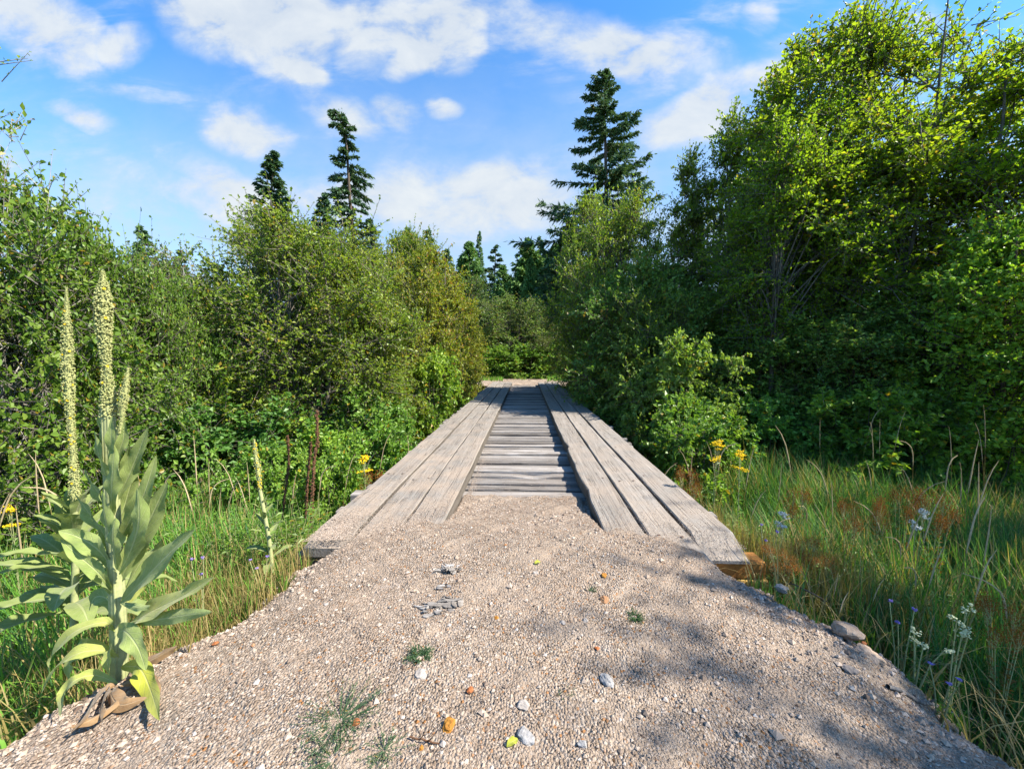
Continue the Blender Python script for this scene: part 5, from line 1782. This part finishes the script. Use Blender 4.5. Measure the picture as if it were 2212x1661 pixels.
herb('small feathery green plant in the middle of the gravel', 905, 1420, .075, 90)
herb('small bluish green plant in the dappled shade on the gravel', 1372, 1335, .06, 60)
herb('tiny green sprig near the bluish green plant on the gravel', 1278, 1275, .035, 24)
herb('tiny green sprig low in the middle of the gravel', 1222, 1500, .04, 26)
herb('loose spreading dark green plant low on the left of the gravel', 735, 1555, .17, 80, .28)
herb('thin creeping plant spreading below the loose dark green one', 720, 1640, .13, 34, .2)
herb('small creeping sprig right of the thin creeping plant', 830, 1620, .10, 22, .2)


def rock(label, px, py, r, cols, seed, sq=.65, name='rock', sink=.43, group=None, z=None):
    import bmesh
    bm = bmesh.new()
    bmesh.ops.create_icosphere(bm, subdivisions=3 if r > .012 else 2, radius=1.0)
    rs = random.Random(seed)
    pl = [(Vector((rs.gauss(0, 1), rs.gauss(0, 1), rs.gauss(0, 1))).normalized(), rs.uniform(.55, .9)) for _ in range(9)]
    sx_, sy_ = rs.uniform(.8, 1.25), rs.uniform(.8, 1.2)
    for v in bm.verts:
        p = v.co.normalized()
        f = 1.0
        for n_, d_ in pl:
            c = p.dot(n_)
            if c > d_ * .9:
                f = min(f, d_ / c)
        f *= 1 + .16 * mnoise.noise(p * 2.2 + Vector((seed, 0, 0))) + .12 * mnoise.noise(p * 5 + Vector((0, seed, 0)))
        v.co = Vector((p.x * f * sx_, p.y * f * sy_, p.z * f * sq)) * r
    me = bpy.data.meshes.new(name)
    bm.to_mesh(me)
    bm.free()
    me.materials.append(cols)
    o = bpy.data.objects.new(name, me)
    COL.objects.link(o)
    if z is None:
        c = ptz(px, py, 0)
        c = ptz(px, py, float(road_z(c.x, c.y)))
        o.location = (c.x, c.y, c.z + r * sq * (1 - 2 * sink))
    else:
        o.location = pt(px, py, z) - Vector((0, 0, r * .75))
    o.rotation_euler = (0, 0, rs.uniform(0, 6))
    return tag(o, label, 'rock', group)


R_or = plain('orange_rock', (.20, .075, .012), (.40, .20, .04), 45, .85, .15, .9, .006)
R_red = plain('reddish_stone', (.22, .07, .025), (.33, .13, .05), 60, .85, .15, .6, .004)
R_grey = plain('grey_stone', (.17, .165, .16), (.33, .32, .31), 70, .9, .1, .9, .005)
R_white = plain('whitish_stone', (.22, .19, .165), (.36, .325, .29), 60, .9, .1, .8, .005)
R_tan = plain('tan_rock', (.22, .16, .115), (.37, .29, .225), 40, .9, .1, .9, .01)
R_brown = plain('brown_brick_stone', (.22, .11, .055), (.32, .18, .095), 50, .9, .1, .8, .005)
rock('knobbly orange rock low in the middle of the gravel', 970, 1570, .034, R_or, 3, .7)
rock('rounded grey stone low in the gravel right of the orange rock', 1138, 1592, .036, R_grey, 8, .6)
rock('flat brown block of stone on the right half of the gravel', 1305, 1296, .034, R_brown, 12, .5)
rock('whitish stone just below the small feathery green plant', 908, 1458, .026, R_white, 5, .75)
rock('long grey stone on the right half of the gravel', 1310, 1470, .030, R_grey, 17, .6)
rock('pale cluster stone above the rounded grey stone', 1128, 1525, .026, R_white, 21, .6)
rock('small red brown stone left of the orange rock row', 1015, 1530 - 40, .014, R_red, 22, .7)
rock('small orange chip of stone left of centre at the bottom', 910, 1617, .013, R_or, 23, .8)
rock('small red stone at the edge of the loose spreading plant', 770, 1560, .014, R_red, 24, .6)
rock('small orange stone in the middle of the gravel', 1150, 1448, .013, R_or, 25, .6)
rock('yellow and red chip of stone above the middle of the gravel', 1073, 1335, .015, R_or, 26, .7)
rock('reddish chip of stone right of the middle of the gravel', 1290, 1400, .013, R_red, 27, .5)
rock('white stone beside the reddish stone right of the middle', 1265, 1340, .020, R_white, 28, .5)
rock('white speckled stone at the left of the flat brown block', 1215, 1345, .015, R_white, 29, .6)
rock('pinkish stone near the plank ends in the middle of the gravel', 1158, 1237, .022, R_white, 30, .5)
rock('orange stone in front of the right plank ends', 1305, 1243, .020, R_or, 31, .5)
rock('small grey stone low at the bottom right of the gravel', 1260, 1608, .018, R_grey, 32, .6)
rock('reddish clod on the right shoulder of the gravel', 1865, 1400 - 10, .018, R_red, 33, .5)
rock('small red brown stone on the left of the gravel near the mullein', 465, 1390, .013, R_red, 34, .6)
rock('small orange stone on the left of the gravel near the mullein', 648, 1450, .012, R_or, 35, .6)
rock('grey white stone lying on the left of the gravel below the plank end', 705, 1305, .016, R_white, 36, .5)
rock('dark grey clod on the right shoulder above the fallen stick', 1838, 1448, .035, plain('dark_clod', (.10, .09, .085), (.24, .21, .19), 40, .95, .05, 1, .01), 37, .4)
rock('big tan rock capping the right shoulder of the gravel', 1828, 1342, .075, R_tan, 41, .6, z=1.97)
rock('tan and white rock below the big one on the right shoulder', 1880, 1398, .055, R_tan, 42, .6, z=1.84)
rock('pale rock half buried at the rim below the yellow timber', 1690, 1262, .038, R_white, 43, .6, z=2.38)
# weathered splintered wood lying on the gravel
M_chip = wood_mat('bleached_wood', 0, [(.10, .08, .065), (.27, .245, .22), (.46, .44, .42)], crack=1.0, hue=.3)


def chip(label, px, py, n, L, spread, seed, lift=.012):
    rs = random.Random(seed)
    c = ptz(px, py, 0)
    c = ptz(px, py, float(road_z(c.x, c.y)))
    mb = MB()
    for i in range(n):
        a = rs.gauss(.15, .55) + (1.1 if rs.random() < .3 else 0)
        l, w = L * rs.uniform(.18, .8), L * rs.uniform(.08, .26)
        ox, oy = rs.gauss(0, spread), rs.gauss(0, spread * .6)
        k = 6
        q = np.linspace(-.5, .5, k)
        prof = np.array([.3, .8, 1, .95, .7, .2]) * np.array([rs.uniform(.7, 1.2) for _ in range(k)])
        hgt = lift * rs.uniform(.2, 1.3)
        bow = .25 * l * (q ** 2 - .1) * rs.uniform(-.6, 1)
        til = rs.uniform(-.6, .6)
        ca, sa = math.cos(a), math.sin(a)
        V = []
        for dz in (0, -.006):
            for s in (-1, 0, 1):
                for j in range(k):
                    x, y_ = q[j] * l, s * w * .5 * prof[j]
                    V.append((ox + x * ca - y_ * sa, oy + x * sa + y_ * ca, hgt + bow[j] + til * y_ + dz + (.004 if s == 0 else 0)))
        F_ = []
        for s in range(2):
            for j in range(k - 1):
                F_.append([s * k + j, s * k + j + 1, (s + 1) * k + j + 1, (s + 1) * k + j])
                b = 3 * k
                F_.append([b + (s + 1) * k + j, b + (s + 1) * k + j + 1, b + s * k + j + 1, b + s * k + j])
        for j in range(k - 1):
            F_.append([j, 3 * k + j, 3 * k + j + 1, j + 1])
            F_.append([2 * k + j, 2 * k + j + 1, 5 * k + j + 1, 5 * k + j])
        mb.add(V, F_)
    o = mb.build('wood_splinters', M_chip)
    o.location = c
    return tag(o, label, 'wood chip')


chip('heap of grey bark splinters lying on the gravel behind the whiter one', 968, 1232, 26, .10, .03, 1, .022)
chip('bleached white broken wood chip lying on the gravel', 968, 1306, 26, .13, .035, 2, .016)
chip('pale shattered wood flakes left of the bleached chip', 930, 1322, 14, .08, .035, 3, .010)
chip('brown flakes between the two heaps of splintered wood', 950, 1268, 9, .06, .04, 4, .008)


def stick(label, P, r0, r1, mat, k=16, wig=.006):
    mb = MB()
    sp = smooth_path(P, k)
    o0 = sp[0].copy()
    sp = sp - o0
    sp[1:-1] += rng.normal(0, wig, (k - 2, 3))
    tube(mb, sp, np.linspace(r0, r1, k) * rnd(k, .85, 1.15), 7)
    for j in (5, 9):
        tube(mb, smooth_path([sp[j], sp[j] + np.array([.02, -.01, .03])], 4), r1 * .7, 5)
    o = mb.build('stick', mat)
    o.location = o0
    return tag(o, label, 'stick')


def sp_(px, py, up=.015):
    c = ptz(px, py, 0)
    for _ in range(6):
        c = ptz(px, py, max(float(road_z(c.x, c.y)), gz(c.x, c.y)) + up)
    return c


stick('grey weathered stick lying down the right gravel shoulder', [sp_(1918, 1482), sp_(1985, 1510), sp_(2060, 1540), sp_(2150, 1572, .03)], .011, .006, bark_mat('stick_bark', (.05, .04, .035), (.30, .28, .26), 30), wig=.004)
stick('dark arched dead stem beside the yellow timber', [sp_(1660, 1258, .03), pt(1720, 1262, 2.35), pt(1770, 1290, 2.2), sp_(1805, 1325, .0)], .005, .003, M_barkdark, wig=.003)
stick('thin reddish twig on the gravel left of the orange rock', [sp_(885, 1590, .006), sp_(915, 1598, .008), sp_(955, 1606, .005)], .0035, .002, M_deadstalk, wig=.001)
M_fallen = leaf_mat('fallen_leaf', [(.40, .42, .02), (.50, .50, .03)], odd_frac=0)
for (px, py, lab) in [(1095, 1613, 'yellow green fallen leaf at the bottom middle of the gravel'), (1155, 1218, 'tiny yellow fallen leaf near the plank ends')]:
    c = sp_(px, py, .006)
    mb = MB()
    mb = leaf_sheet([(0, 0, 0), (.012, .01, .006), (.026, .02, .004), (.038, .03, 0)], .028, (0, -.4, 1), .4, .3, 3)
    o = mb.build('fallen_leaf', M_myel2)
    o.location = c
    tag(o, lab, 'leaf')
# thin bare grass stem at the gravel edge right of the tall mullein
mb = MB()
P0 = sp_(408, 1408, 0)
for P in ([P0, pt(440, 1290, 1.95), pt(472, 1130 + 90, 2.0), pt(462, 1130, 2.0)], [P0, pt(385, 1350, 1.95), pt(376, 1335, 1.95)], [P0, pt(420, 1330, 2.0), pt(432, 1240, 2.05)]):
    q = smooth_path(P, 12) - np.array(P0)
    tube(mb, q, .0022, 5)
o = mb.build('dry_stems', M_dry)
o.location = P0
tag(o, 'few thin straw coloured stems rooted at the gravel edge right of the tallest mullein', 'dry stems')
